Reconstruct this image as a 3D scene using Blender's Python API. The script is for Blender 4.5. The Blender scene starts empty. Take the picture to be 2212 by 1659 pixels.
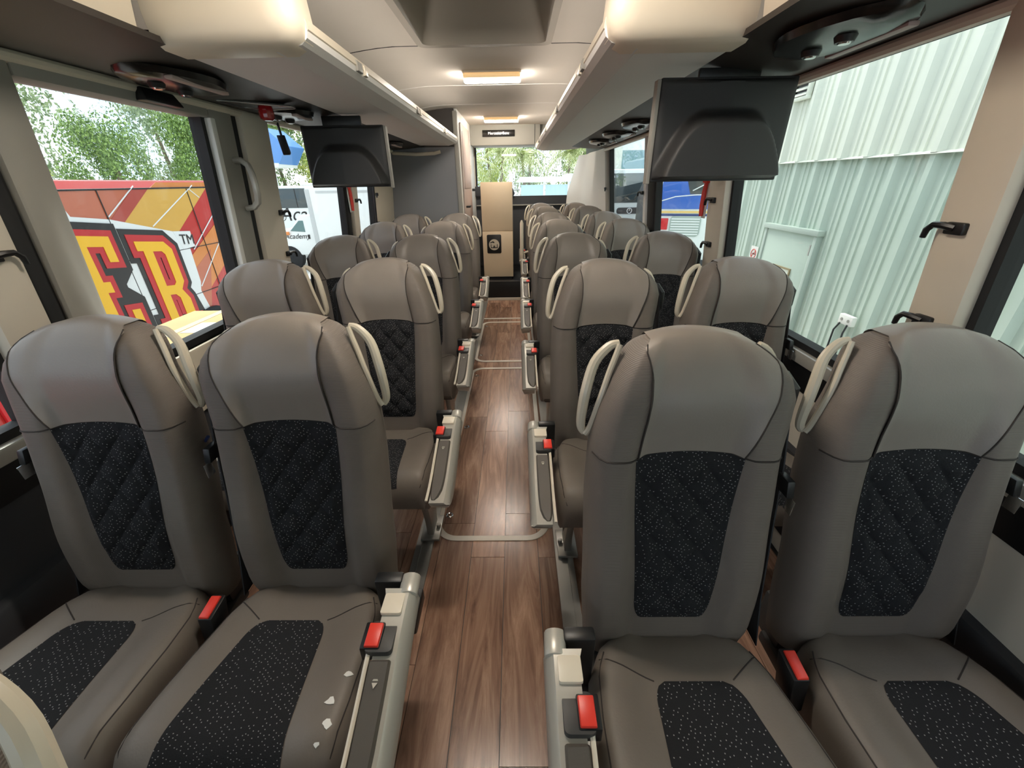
import bpy, bmesh, math, random
from mathutils import Vector, Matrix
random.seed(7)
C = bpy.context.scene.collection
SC = bpy.context.scene
# ------------------------------------------------------------------ camera
cd = bpy.data.cameras.new('camera'); cam = bpy.data.objects.new('camera', cd); C.objects.link(cam)
cd.sensor_width = 36; cd.lens = 14.0; cd.clip_start = 0.02; cd.clip_end = 400
rt = Vector((0.99985952, 0.00622115, -0.01556382)); up = Vector((0.01106343, 0.45258848, 0.89165087)); fw = Vector((-0.0125911, 0.8916978, -0.45245607))
cam.matrix_world = Matrix(((rt.x, up.x, -fw.x, 0), (rt.y, up.y, -fw.y, 0), (rt.z, up.z, -fw.z, 1.38), (0, 0, 0, 1)))
SC.camera = cam
# ------------------------------------------------------------------ world, exposure
vs = SC.view_settings; vs.view_transform = 'Standard'; vs.look = 'None'; vs.exposure = 0.74; vs.gamma = 1.0; vs.use_curve_mapping = False
W = bpy.data.worlds.new('overcast_sky'); SC.world = W; W.use_nodes = True
wn = W.node_tree; bg = wn.nodes['Background']
tc = wn.nodes.new('ShaderNodeTexCoord'); nz = wn.nodes.new('ShaderNodeTexNoise'); cr = wn.nodes.new('ShaderNodeValToRGB')
nz.inputs['Scale'].default_value = 3.0; nz.inputs['Detail'].default_value = 5
cr.color_ramp.elements[0].position = .40; cr.color_ramp.elements[0].color = (.62, .80, 1.0, 1)
cr.color_ramp.elements[1].position = .62; cr.color_ramp.elements[1].color = (1, 1, 1, 1)
wn.links.new(tc.outputs['Generated'], nz.inputs['Vector']); wn.links.new(nz.outputs['Fac'], cr.inputs['Fac']); wn.links.new(cr.outputs['Color'], bg.inputs['Color'])
bg.inputs['Strength'].default_value = 1.2
LED = 6.5       # strength of added, unseen strips behind the rack noses that brighten the ceiling
LAMP = 78.0      # strength of the ceiling lamp diffusers
sd = bpy.data.lights.new('sun', 'SUN'); sun = bpy.data.objects.new('sun', sd); C.objects.link(sun)
sd.energy = 2.6; sd.angle = math.radians(20); sd.color = (1, .97, .9)
sun.rotation_euler = Vector((-.22, .50, .84)).to_track_quat('Z', 'Y').to_euler()

# ------------------------------------------------------------------ materials
def L(r, g, b):
    return tuple(((c / 255) / 12.92 if c / 255 <= .04045 else ((c / 255 + .055) / 1.055) ** 2.4) for c in (r, g, b)) + (1,)
MATS = {}
def mat(name, col, rough=.5, metal=0., bump=None, var=0., vscale=6., emit=None, es=0., spec=.5, coat=0.):
    """principled material; bump = (kind, scale, strength, distance)"""
    if name in MATS: return MATS[name]
    m = bpy.data.materials.new(name); m.use_nodes = True; n = m.node_tree; b = n.nodes['Principled BSDF']
    b.inputs['Base Color'].default_value = col; b.inputs['Roughness'].default_value = rough; b.inputs['Metallic'].default_value = metal
    b.inputs['Specular IOR Level'].default_value = spec; b.inputs['Coat Weight'].default_value = coat
    t = n.nodes.new('ShaderNodeTexCoord')
    if var:
        q = n.nodes.new('ShaderNodeTexNoise'); q.inputs['Scale'].default_value = vscale; q.inputs['Detail'].default_value = 4
        r = n.nodes.new('ShaderNodeValToRGB'); e = r.color_ramp.elements
        e[0].position = .3; e[1].position = .7
        e[0].color = tuple(c * (1 - var) for c in col[:3]) + (1,); e[1].color = tuple(min(1, c * (1 + var)) for c in col[:3]) + (1,)
        n.links.new(t.outputs['Object'], q.inputs['Vector']); n.links.new(q.outputs['Fac'], r.inputs['Fac']); n.links.new(r.outputs['Color'], b.inputs['Base Color'])
    if bump:
        k, s, st, d = bump
        bp = n.nodes.new('ShaderNodeBump'); bp.inputs['Strength'].default_value = st; bp.inputs['Distance'].default_value = d
        if k == 'noise':
            q = n.nodes.new('ShaderNodeTexNoise'); q.inputs['Scale'].default_value = s; q.inputs['Detail'].default_value = 3; o = q.outputs['Fac']
        else:
            q = n.nodes.new('ShaderNodeTexWave'); q.inputs['Scale'].default_value = s; q.bands_direction = k; q.inputs['Distortion'].default_value = .6; o = q.outputs['Fac']
        n.links.new(t.outputs['Object'], q.inputs['Vector']); n.links.new(o, bp.inputs['Height']); n.links.new(bp.outputs['Normal'], b.inputs['Normal'])
    if emit:
        b.inputs['Emission Color'].default_value = emit; b.inputs['Emission Strength'].default_value = es
    MATS[name] = m; return m
def glass_mat(name, tint, refl=.12):
    m = bpy.data.materials.new(name); m.use_nodes = True; n = m.node_tree; n.nodes.clear()
    o = n.nodes.new('ShaderNodeOutputMaterial'); tr = n.nodes.new('ShaderNodeBsdfTransparent'); gl = n.nodes.new('ShaderNodeBsdfGlossy'); mx = n.nodes.new('ShaderNodeMixShader'); fr = n.nodes.new('ShaderNodeMath'); lw = n.nodes.new('ShaderNodeLayerWeight'); pw_ = n.nodes.new('ShaderNodeMath')
    tr.inputs['Color'].default_value = tint; gl.inputs['Roughness'].default_value = .02; lw.inputs['Blend'].default_value = .5
    pw_.operation = 'POWER'; pw_.inputs[1].default_value = 5.0; fr.operation = 'MULTIPLY_ADD'; fr.inputs[1].default_value = .55; fr.inputs[2].default_value = refl * .2
    n.links.new(lw.outputs['Facing'], pw_.inputs[0]); n.links.new(pw_.outputs[0], fr.inputs[0])
    n.links.new(fr.outputs[0], mx.inputs['Fac']); n.links.new(tr.outputs['BSDF'], mx.inputs[1]); n.links.new(gl.outputs['BSDF'], mx.inputs[2]); n.links.new(mx.outputs['Shader'], o.inputs['Surface'])
    MATS[name] = m; return m
def speckle_mat():
    m = bpy.data.materials.new('speckled_fabric'); m.use_nodes = True; n = m.node_tree; b = n.nodes['Principled BSDF']
    t = n.nodes.new('ShaderNodeTexCoord'); mp = n.nodes.new('ShaderNodeMapping'); v = n.nodes.new('ShaderNodeTexVoronoi'); r = n.nodes.new('ShaderNodeValToRGB')
    mp.inputs['Rotation'].default_value = (0, 0, .6); v.voronoi_dimensions = '2D'; v.inputs['Scale'].default_value = 128; v.inputs['Randomness'].default_value = .42
    sx = n.nodes.new('ShaderNodeSeparateXYZ'); ad = n.nodes.new('ShaderNodeMath'); cx_ = n.nodes.new('ShaderNodeCombineXYZ')
    n.links.new(t.outputs['Object'], sx.inputs[0]); n.links.new(sx.outputs[1], ad.inputs[0]); n.links.new(sx.outputs[2], ad.inputs[1]); n.links.new(sx.outputs[0], cx_.inputs[0]); n.links.new(ad.outputs[0], cx_.inputs[1])
    wn_ = n.nodes.new('ShaderNodeTexWhiteNoise'); wn_.noise_dimensions = '3D'; gt = n.nodes.new('ShaderNodeMath'); gt.operation = 'GREATER_THAN'; gt.inputs[1].default_value = .45; mu = n.nodes.new('ShaderNodeMix'); mu.data_type = 'RGBA'
    r.color_ramp.interpolation = 'EASE'
    e = r.color_ramp.elements; e[0].position = .07; e[0].color = (.34, .34, .33, 1); e[1].position = .17; e[1].color = (.023, .023, .025, 1)
    q = n.nodes.new('ShaderNodeTexNoise'); q.inputs['Scale'].default_value = 400; bp = n.nodes.new('ShaderNodeBump'); bp.inputs['Strength'].default_value = .5; bp.inputs['Distance'].default_value = .002
    n.links.new(cx_.outputs[0], mp.inputs['Vector']); n.links.new(mp.outputs['Vector'], v.inputs['Vector']); n.links.new(v.outputs['Distance'], r.inputs['Fac'])
    n.links.new(v.outputs['Color'], wn_.inputs['Vector']); n.links.new(wn_.outputs['Value'], gt.inputs[0]); n.links.new(gt.outputs[0], mu.inputs[0]); mu.inputs[6].default_value = (.023, .023, .025, 1); n.links.new(r.outputs['Color'], mu.inputs[7]); n.links.new(mu.outputs[2], b.inputs['Base Color'])
    n.links.new(t.outputs['Object'], q.inputs['Vector']); n.links.new(q.outputs['Fac'], bp.inputs['Height']); n.links.new(bp.outputs['Normal'], b.inputs['Normal'])
    b.inputs['Roughness'].default_value = .95; b.inputs['Specular IOR Level'].default_value = .1
    return m
def wood_mat():
    m = bpy.data.materials.new('vinyl_wood'); m.use_nodes = True; n = m.node_tree; b = n.nodes['Principled BSDF']
    t = n.nodes.new('ShaderNodeTexCoord'); oi = n.nodes.new('ShaderNodeObjectInfo'); mp = n.nodes.new('ShaderNodeMapping'); ad = n.nodes.new('ShaderNodeVectorMath'); ml = n.nodes.new('ShaderNodeMath')
    ml.operation = 'MULTIPLY'; ml.inputs[1].default_value = 37.0
    mp.inputs['Scale'].default_value = (9, .9, 1)
    n.links.new(oi.outputs['Random'], ml.inputs[0]); n.links.new(t.outputs['Object'], ad.inputs[0]); n.links.new(ml.outputs[0], ad.inputs[1]); n.links.new(ad.outputs[0], mp.inputs['Vector'])
    q = n.nodes.new('ShaderNodeTexNoise'); q.inputs['Scale'].default_value = 2.2; q.inputs['Detail'].default_value = 8; q.inputs['Roughness'].default_value = .65; q.inputs['Distortion'].default_value = 1.6
    r = n.nodes.new('ShaderNodeValToRGB'); e = r.color_ramp.elements
    e[0].position = .30; e[0].color = L(112, 82, 68); e[1].position = .72; e[1].color = L(194, 156, 131)
    k = e.new(.5); k.color = L(155, 118, 97)
    hs = n.nodes.new('ShaderNodeHueSaturation'); mr = n.nodes.new('ShaderNodeMapRange'); mr.inputs['To Min'].default_value = .70; mr.inputs['To Max'].default_value = 1.30
    n.links.new(oi.outputs['Random'], mr.inputs['Value']); n.links.new(mr.outputs[0], hs.inputs['Value'])
    n.links.new(mp.outputs['Vector'], q.inputs['Vector']); n.links.new(q.outputs['Fac'], r.inputs['Fac']); n.links.new(r.outputs['Color'], hs.inputs['Color']); n.links.new(hs.outputs['Color'], b.inputs['Base Color'])
    bp = n.nodes.new('ShaderNodeBump'); bp.inputs['Strength'].default_value = .12; bp.inputs['Distance'].default_value = .003
    n.links.new(q.outputs['Fac'], bp.inputs['Height']); n.links.new(bp.outputs['Normal'], b.inputs['Normal'])
    b.inputs['Roughness'].default_value = .24
    return m
M = dict(
 leather=mat('grey_leather', L(135, 126, 118), .36, bump=('noise', 260, .12, .002), var=.06, vscale=9),
 textile=mat('grey_textile', L(110, 101, 93), .55, bump=('Z', 130, .25, .002), var=.05, vscale=9),
 cushion=mat('grey_cushion', L(112, 103, 94), .5, bump=('noise', 240, .15, .002), var=.08, vscale=7),
 insert=speckle_mat(), wood=wood_mat(),
 seam=mat('dark_thread', L(52, 46, 42), .8),
 cream=mat('cream_plastic', L(226, 214, 194), .35, var=.03),
 handle=mat('handle_cream', L(204, 194, 174), .25),
 silver=mat('silver_plastic', L(186, 182, 172), .32, metal=.25),
 pad=mat('armrest_pad', L(86, 80, 74), .5, bump=('noise', 300, .1, .002)),
 darkgrey=mat('dark_grey_plastic', L(58, 57, 56), .5),
 black=mat('black_plastic', L(22, 22, 23), .4), rubber=mat('black_rubber', L(26, 26, 27), .7),
 gloss=mat('gloss_black', L(20, 18, 17), .22),
 belt=mat('belt_webbing', L(40, 41, 45), .7, bump=('Z', 160, .2, .001)),
 red=mat('red_plastic', L(232, 62, 48), .35), chrome=mat('chrome', L(215, 215, 215), .15, metal=1),
 steel=mat('aluminium', L(176, 174, 168), .38, metal=.7), trimmetal=mat('cream_metal_trim', L(226, 217, 203), .4),
 ceil=mat('ceiling_fabric', L(208, 201, 192), .9, bump=('noise', 180, .1, .002), var=.02, vscale=3),
 rack=mat('rack_grey', L(228, 225, 221), .75, bump=('noise', 220, .1, .002)),
 valance=mat('valance_brown', L(50, 44, 40), .5, bump=('noise', 300, .1, .001)),
 frame=mat('grey_frame', L(150, 147, 139), .6, bump=('noise', 260, .06, .001)),
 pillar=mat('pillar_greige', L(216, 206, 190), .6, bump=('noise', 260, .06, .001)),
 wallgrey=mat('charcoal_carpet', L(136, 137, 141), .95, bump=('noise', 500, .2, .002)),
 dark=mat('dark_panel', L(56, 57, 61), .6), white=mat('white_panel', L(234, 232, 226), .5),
 tan=mat('tan_laminate', L(238, 216, 184), .5, var=.02), pinkwood=mat('pale_wood', L(176, 158, 150), .5),
 tv=mat('tv_shell', L(46, 46, 46), .55, bump=('noise', 400, .1, .001)),
 lens=mat('red_lens', L(140, 20, 24), .15, coat=.5),
 hatch=mat('hatch_frame', L(168, 160, 148), .55), lid=mat('hatch_lid', L(92, 82, 70), .5),
)
M['glass'] = glass_mat('window_glass', (.90, .92, .91, 1)); M['clear'] = glass_mat('clear_glass', (.93, .95, .94, 1))

# ------------------------------------------------------------------ mesh helpers
class MB:
    def __init__(s): s.v = []; s.f = []
    def add(s, vs, fs):
        o = len(s.v); s.v += [tuple(p) for p in vs]; s.f += [tuple(i + o for i in f) for f in fs]; return s
    def box(s, x0, x1, y0, y1, z0, z1):
        return s.add([(x0, y0, z0), (x1, y0, z0), (x1, y1, z0), (x0, y1, z0), (x0, y0, z1), (x1, y0, z1), (x1, y1, z1), (x0, y1, z1)],
                     [(0, 3, 2, 1), (4, 5, 6, 7), (0, 1, 5, 4), (1, 2, 6, 5), (2, 3, 7, 6), (3, 0, 4, 7)])
    def hexa(s, p):  # 8 points: bottom 4, top 4
        return s.add(p, [(0, 3, 2, 1), (4, 5, 6, 7), (0, 1, 5, 4), (1, 2, 6, 5), (2, 3, 7, 6), (3, 0, 4, 7)])
    def loft(s, loops, cap=True, closed=True):
        n = len(loops[0]); vs = [p for l in loops for p in l]; fs = []
        for i in range(len(loops) - 1):
            for j in range(n if closed else n - 1):
                k = (j + 1) % n; fs.append((i * n + j, i * n + k, (i + 1) * n + k, (i + 1) * n + j))
        if cap: fs += [tuple(range(n))[::-1], tuple((len(loops) - 1) * n + j for j in range(n))]
        return s.add(vs, fs)
    def grid(s, fn, us, vs_):
        P = [[fn(u, v) for u in us] for v in vs_]; return s.loft(P, cap=False, closed=False)
    def tube(s, path, r, n=8, closed=False, flat=None):
        path = [Vector(p) for p in path]; m = len(path); loops = []
        pu = None
        for i, p in enumerate(path):
            a = path[(i - 1) % m] if (closed or i > 0) else p; b = path[(i + 1) % m] if (closed or i < m - 1) else p
            t = (b - a).normalized()
            ref = pu if pu is not None else (Vector((0, 0, 1)) if abs(t.z) < .9 else Vector((0, 1, 0)))
            u = (ref - t * ref.dot(t)).normalized(); pu = u; w = t.cross(u)
            rr = r[i] if isinstance(r, (list, tuple)) else r
            loops.append([p + (u * math.cos(k * 2 * math.pi / n) + w * math.sin(k * 2 * math.pi / n) * (flat or 1)) * rr for k in range(n)])
        if closed: loops.append(loops[0])
        return s.loft(loops, cap=not closed)
    def cyl(s, a, b, r, n=16, r2=None):
        return s.tube([a, b], [r, r if r2 is None else r2], n)
    def prism(s, pts, axis, a, b):
        """polygon pts in the two other axes, extruded along axis from a to b"""
        def P(p, t): return (t, p[0], p[1]) if axis == 'x' else ((p[0], t, p[1]) if axis == 'y' else (p[0], p[1], t))
        return s.loft([[P(p, a) for p in pts], [P(p, b) for p in pts]])
    def mesh(s, name, m, smooth=True, bev=0, seg=2, angle=35):
        me = bpy.data.meshes.new(name); me.from_pydata(s.v, [], s.f)
        bm = bmesh.new(); bm.from_mesh(me)
        bmesh.ops.remove_doubles(bm, verts=bm.verts, dist=1e-5)
        bmesh.ops.recalc_face_normals(bm, faces=bm.faces)
        if bev:
            es = [e for e in bm.edges if len(e.link_faces) == 2 and e.calc_face_angle(0) > .6]
            bmesh.ops.bevel(bm, geom=es, offset=bev, segments=seg, profile=.5, affect='EDGES', clamp_overlap=True)
        bm.to_mesh(me); bm.free()
        me.materials.append(m)
        if smooth:
            me.polygons.foreach_set('use_smooth', [True] * len(me.polygons))
            me.set_sharp_from_angle(angle=math.radians(angle))
        return me
    def obj(s, name, m, parent=None, **k): return link(name, s.mesh(name, m, **k), parent)
def link(name, me, parent=None, loc=None):
    o = bpy.data.objects.new(name, me); C.objects.link(o)
    if parent: o.parent = parent
    if loc: o.location = loc
    return o
def tag(o, label=None, cat=None, group=None, kind=None):
    if label: o['label'] = label
    if cat: o['category'] = cat
    if group: o['group'] = group
    if kind: o['kind'] = kind
    return o
def empty(name, loc=(0, 0, 0), label=None, cat=None, group=None, kind=None, rz=0):
    o = bpy.data.objects.new(name, None); C.objects.link(o); o.location = loc; o.empty_display_size = .1; o.rotation_euler = (0, 0, rz)
    return tag(o, label, cat, group, kind)
def st(o): o['kind'] = 'structure'; return o
def lerp_tab(tab, z):
    if z <= tab[0][0]: return tab[0][1]
    for (a, p), (b, q) in zip(tab, tab[1:]):
        if z <= b:
            t = (z - a) / (b - a); return p + (q - p) * t
    return tab[-1][1]
def crom(P, n=4):
    o = []
    for i in range(len(P) - 1):
        a, b, c, d = P[max(0, i - 1)], P[i], P[i + 1], P[min(len(P) - 1, i + 2)]
        for k in range(n):
            t = k / n; o.append(tuple(.5 * (2 * b[q] + (c[q] - a[q]) * t + (2 * a[q] - 5 * b[q] + 4 * c[q] - d[q]) * t * t + (3 * b[q] - a[q] - 3 * c[q] + d[q]) * t ** 3) for q in range(len(b))))
    return o + [tuple(P[-1])]
def sm(a, b, x):
    t = max(0, min(1, (x - a) / (b - a))); return t * t * (3 - 2 * t)
def lin(a, b, n): return [a + (b - a) * i / (n - 1) for i in range(n)]
def rrect(x0, x1, y0, y1, r, n=6):
    o = []
    for cx, cy, a in ((x1 - r, y1 - r, 0), (x0 + r, y1 - r, 90), (x0 + r, y0 + r, 180), (x1 - r, y0 + r, 270)):
        for i in range(n + 1):
            t = math.radians(a + 90 * i / n); o.append((cx + r * math.cos(t), cy + r * math.sin(t)))
    return o
def text_mesh(name, txt, size, m, M4, ext=.0, shear=0, parent=None, offset=0.):
    cu = bpy.data.curves.new(name, 'FONT'); cu.body = txt; cu.size = size; cu.extrude = ext; cu.shear = shear; cu.align_x = 'CENTER'; cu.align_y = 'CENTER'; cu.offset = offset
    t = bpy.data.objects.new(name, cu); C.objects.link(t)
    dg = bpy.context.evaluated_depsgraph_get(); me = bpy.data.meshes.new_from_object(t.evaluated_get(dg))
    bpy.data.objects.remove(t); bpy.data.curves.remove(cu)
    me.materials.clear(); me.materials.append(m); o = link(name, me, parent); o.matrix_local = M4; return o
def face_to(loc, right, upv):
    r = Vector(right).normalized(); u = Vector(upv).normalized(); n = r.cross(u)
    return Matrix(((r.x, u.x, n.x, loc[0]), (r.y, u.y, n.y, loc[1]), (r.z, u.z, n.z, loc[2]), (0, 0, 0, 1)))

# ------------------------------------------------------------------ the bus shell
CX = -.147                     # centre line of the bus
Y0, Y1 = -2.2, 6.35
def wx(side, z, off=0):        # inner wall surface, leaning inwards above the sill; off > 0 is outwards
    t = max(0, min(1.3, (z - .8) / .9))
    return (-1.32 + .08 * t - off) if side < 0 else (1.07 - .09 * t + off)
def wpatch(mb, side, y0, y1, z0, z1, i=0., o=.06):
    """slab of wall: inner face pushed i inwards, outer face o outwards"""
    zs = [z0] + [q for q in (.8,) if z0 < q < z1] + [z1]
    for a, b in zip(zs, zs[1:]):
        mb.hexa([(wx(side, a, -i), y0, a), (wx(side, a, o), y0, a), (wx(side, a, o), y1, a), (wx(side, a, -i), y1, a),
                 (wx(side, b, -i), y0, b), (wx(side, b, o), y0, b), (wx(side, b, o), y1, b), (wx(side, b, -i), y1, b)])
    return mb
# floor: underlay + planks
fl = st(MB().box(-1.40, 1.15, Y0, Y1, -.12, -.006).obj('floor', M['darkgrey']))
pw = .139
k = 0
for i in range(17):
    x0 = -1.31 + i * pw
    if x0 + pw > 1.07: break
    y = -.9 + random.uniform(-.8, 0); 
    while y < 5.15:
        ln = .92 + random.uniform(-.02, .02); a, b = max(y, -.6), min(y + ln, 5.15)
        if b - a > .05:
            p = MB().box(-pw / 2 + .0011, pw / 2 - .0011, -(b - a) / 2 + .0009, (b - a) / 2 - .0009, -.006, 0).obj('plank', M['wood'], fl, smooth=False)
            p.location = (x0 + pw / 2, (a + b) / 2, 0)
        y += ln
# service hatches in the aisle floor
def floor_hatch(x0, x1, y0, y1, label):
    h = empty('floor_hatch', ((x0 + x1) / 2, (y0 + y1) / 2, 0), label, 'floor hatch', 'aisle floor hatches')
    a, b = (x1 - x0) / 2, (y1 - y0) / 2
    o, i = rrect(-a, a, -b, b, .10, 8), rrect(-a + .026, a - .026, -b + .026, b - .026, .076, 8)
    mb = MB(); mb.loft([[(p[0], p[1], .0) for p in o], [(p[0], p[1], .004) for p in o], [(p[0], p[1], .004) for p in i], [(p[0], p[1], .0) for p in i]], cap=False)
    mb.obj('metal_trim', M['trimmetal'], h)
    for ex in (-a + .052, a - .052):
        n = 3 if y1 - y0 > 1.3 else 2
        for j in range(n):
            ey = -b + .15 + (2 * b - .3) * j / (n - 1)
            MB().tube([(ex + .013 * math.cos(t * math.pi / 6), ey + .013 * math.sin(t * math.pi / 6), .001) for t in range(12)], .0042, 6, True).obj('ring', M['chrome'], h)
    return h
floor_hatch(-.372, .137, 1.225, 3.02, 'long rounded metal-edged floor hatch at front of aisle')
floor_hatch(-.372, .137, 3.14, 4.24, 'short rounded metal-edged floor hatch further back in aisle')
st(MB().box(-.50, .25, 4.345, 4.375, 0, .005).obj('trim_1', M['trimmetal'], bev=.002))
for n, x in ((2, -.40), (3, .185)):    # seat rails beside the aisle
    mb = MB(); mb.box(x - .035, x - .012, -.5, 5.12, 0, .012).box(x + .012, x + .035, -.5, 5.12, 0, .012).box(x - .012, x + .012, -.5, 5.12, 0, .004)
    st(mb.obj('trim_%d' % n, M['steel'], smooth=False))
# rear step
sp = st(MB().box(-.57, 1.06, 5.16, 6.30, 0.001, .24).obj('floor_1', M['black'], bev=.006))
MB().box(-.56, .30, 5.143, 5.158, 0, .035).obj('cream_edge', M['trimmetal'], sp, bev=.003)
MB().box(-.56, .30, 5.150, 5.20, .236, .246).obj('rubber_nosing', M['darkgrey'], sp, bev=.003)

# ------------------------------------------------------------------ side walls
def wall(side, name):
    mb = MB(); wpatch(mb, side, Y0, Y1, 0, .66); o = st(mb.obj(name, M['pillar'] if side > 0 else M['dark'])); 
    mb = MB(); wpatch(mb, side, Y0, Y1, .755, .80, .018); mb.obj('sill', M['silver'], o, bev=.006)
    mb = MB(); wpatch(mb, side, Y0, Y1, .66, .755, .006); mb.obj('black_band', M['black'], o)
    mb = MB(); wpatch(mb, side, Y0, Y1, .10, .45, .03); mb.obj('heater_duct', M['dark'], o, bev=.02)
    mb = MB(); wpatch(mb, side, Y0, Y1, 1.69, 2.06, -.01); mb.obj('cant_rail', M['valance'], o)
    mb = MB(); xr = wx(side, 1.68); mb.tube([(xr - side * .012, Y0, 1.672), (xr - side * .012, Y1 - 1.75 if side < 0 else 4.95, 1.672)], .016, 10); mb.obj('edge_rail', M['cream'], o)
    return o
WL = wall(-1, 'wall_left'); WR = wall(1, 'wall_right')
NW = [0]
def window(side, y0, y1, z0=.80, z1=1.69, g=.018, m='glass'):
    NW[0] += 1
    mb = MB(); wpatch(mb, side, y0, y1, z0, z1, -.028, .034); o = st(mb.obj('window_%d' % NW[0], M[m], smooth=False))
    mb = MB()
    wpatch(mb, side, y0, y1, z0, z0 + g * 1.4, -.004, .05); wpatch(mb, side, y0, y1, z1 - g, z1, -.004, .05)
    wpatch(mb, side, y0, y0 + g, z0 + g * 1.4, z1 - g, -.004, .05); wpatch(mb, side, y1 - g, y1, z0 + g * 1.4, z1 - g, -.004, .05)
    mb.obj('gasket', M['rubber'], o)
    return o
NT = [3]
def pillar(side, y0, y1, m='pillar', i=.03, z0=.80, z1=1.69, bev=.02):
    NT[0] += 1
    mb = MB(); wpatch(mb, side, y0, y1, z0, z1, i); return st(mb.obj('trim_%d' % NT[0], M[m], bev=bev))
# left side
window(-1, Y0 + .1, -.55); pillar(-1, -.55, -.35)
window(-1, -.35, .925); pillar(-1, .925, 1.045)
# lift door with its big window
NT[0] += 0
d = st(empty('door_1'))
mb = MB(); wpatch(mb, -1, 1.045, 1.10, .55, 1.685, .012, .05); mb.obj('door_seal', M['rubber'], d, bev=.015)
mb = MB(); wpatch(mb, -1, 2.055, 2.105, .55, 1.685, .012, .05); mb.obj('door_seal', M['rubber'], d, bev=.015)
mb = MB(); wpatch(mb, -1, 1.10, 1.205, .55, 1.685, .022); mb.obj('door_stile', M['frame'], d, bev=.012)
mb = MB(); wpatch(mb, -1, 1.905, 2.055, .55, 1.685, .022); mb.obj('door_stile', M['frame'], d, bev=.012)
mb = MB(); wpatch(mb, -1, 1.205, 1.905, 1.63, 1.685, .022); mb.obj('door_top_rail', M['frame'], d, bev=.008)
mb = MB(); wpatch(mb, -1, 1.205, 1.905, .55, .80, .022); mb.obj('door_bottom_rail', M['cream'], d, bev=.008)
mb = MB(); wpatch(mb, -1, 1.205, 1.905, .80, 1.63, -.03, .036); mb.obj('door_glass', M['glass'], d, smooth=False)
mb = MB(); wpatch(mb, -1, 1.205, 1.905, .80, .83, .0, .05); wpatch(mb, -1, 1.882, 1.905, .83, 1.63, 0, .05); mb.obj('glass_gasket', M['rubber'], d)
mb = MB(); wpatch(mb, -1, 1.903, 1.932, .80, 1.63, .026, .01); mb.obj('white_edge_strip', M['white'], d, bev=.004)
gx = lambda z: wx(-1, z, -.022)
mb = MB(); mb.tube([(gx(1.49) + a, 2.005 - b * .02, z) for z, a, b in ((1.485, -.005, 0), (1.483, .03, 0), (1.465, .058, .3), (1.43, .072, .8), (1.39, .076, 1), (1.35, .074, 1), (1.315, .062, .6), (1.295, .034, .2), (1.29, -.003, 0))], [.012, .013, .014, .014, .014, .014, .014, .013, .012], 10)
tag(mb.obj('grab_handle', M['silver'], d), 'curved pale grab handle')
mb = MB(); mb.hexa([(gx(1.65) - .01, 1.56, 1.635), (gx(1.65) + .035, 1.56, 1.635), (gx(1.65) + .035, 1.73, 1.635), (gx(1.65) - .01, 1.73, 1.635), (gx(1.65), 1.57, 1.675), (gx(1.65) + .02, 1.57, 1.675), (gx(1.65) + .02, 1.71, 1.675), (gx(1.65), 1.71, 1.675)])
tag(mb.obj('window_catch', M['black'], d, bev=.006), 'black catch on top rail')
pillar(-1, 2.105, 2.335)
window(-1, 2.335, 3.30); pillar(-1, 3.30, 3.38, 'rubber', .006); pillar(-1, 3.38, 3.50, 'pillar', .03)
window(-1, 3.50, 3.98)
pillar(-1, 3.98, 4.60, 'cream', .01)
st(MB().tube([(-1.285, 3.93, .9), (-1.235, 3.93, 1.66)], .010, 8).obj('trim_20', M['black']))
# right side
window(1, Y0 + .1, -.75); pillar(1, -.75, -.55)
window(1, -.55, .895); pillar(1, .895, 1.02, 'cream')
window(1, 1.02, 2.095); pillar(1, 2.095, 2.275, 'cream', .03)
window(1, 2.275, 3.23); pillar(1, 3.23, 3.40, 'rubber', .006); pillar(1, 3.40, 3.47, 'white', .02)
window(1, 3.47, 4.80); pillar(1, 4.80, 4.96, 'frame', .015)
# front of the bus: closed lower bulkhead, windscreen above (behind the camera)
f0 = st(MB().box(-1.38, 1.13, Y0 - .06, Y0, 0, .85).obj('wall_front', M['dark']))
MB().box(-1.38, 1.13, Y0 - .06, Y0, 1.75, 2.06).obj('header', M['dark'], f0)
st(MB().box(-1.34, 1.09, Y0 - .04, Y0 - .034, .85, 1.75).obj('window_40', M['clear'], smooth=False))

# ------------------------------------------------------------------ ceiling
def cz(x): 
    a = abs(x - CX); return 2.022 - .05 * sm(.45, 1.0, a)
HX0, HX1, HY0, HY1 = -.47, .175, 1.55, 2.60
def ceil_patch(mb, x0, x1, y0, y1, n=10, dz=0):
    mb.grid(lambda u, v: (u, v, cz(u) + dz), lin(x0, x1, n), [y0, y1]); mb.grid(lambda u, v: (u, v, cz(u) + .05), lin(x0, x1, n), [y0, y1])
XA, XB = -1.20, .91
cl = st(empty('ceiling'))
seams = [Y0, HY0 - .05, HY1 + .055, 3.62, 4.42, 5.95]
for a, b in zip(seams, seams[1:]):
    mb = MB(); g = .004
    if a == seams[1]:
        ceil_patch(mb, XA, HX0, a + g, b - g); ceil_patch(mb, HX1, XB, a + g, b - g); ceil_patch(mb, HX0, HX1, a + g, HY0); ceil_patch(mb, HX0, HX1, HY1, b - g)
    else: ceil_patch(mb, XA, XB, a + g, b - g, 24)
    mb.obj('ceiling_panel', M['ceil'], cl, angle=60)
for y in seams[1:-1]:
    mb = MB(); mb.tube([(x, y, cz(x) + .003) for x in lin(XA, XB, 30)], .0055, 6); mb.obj('seam_bead', M['rack'] if y > 3 else M['darkgrey'], cl)
MB().box(-1.45, 1.2, Y0 - .06, Y1 + .05, 2.24, 2.30).obj('roof_skin', M['white'], cl, smooth=False)
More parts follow.
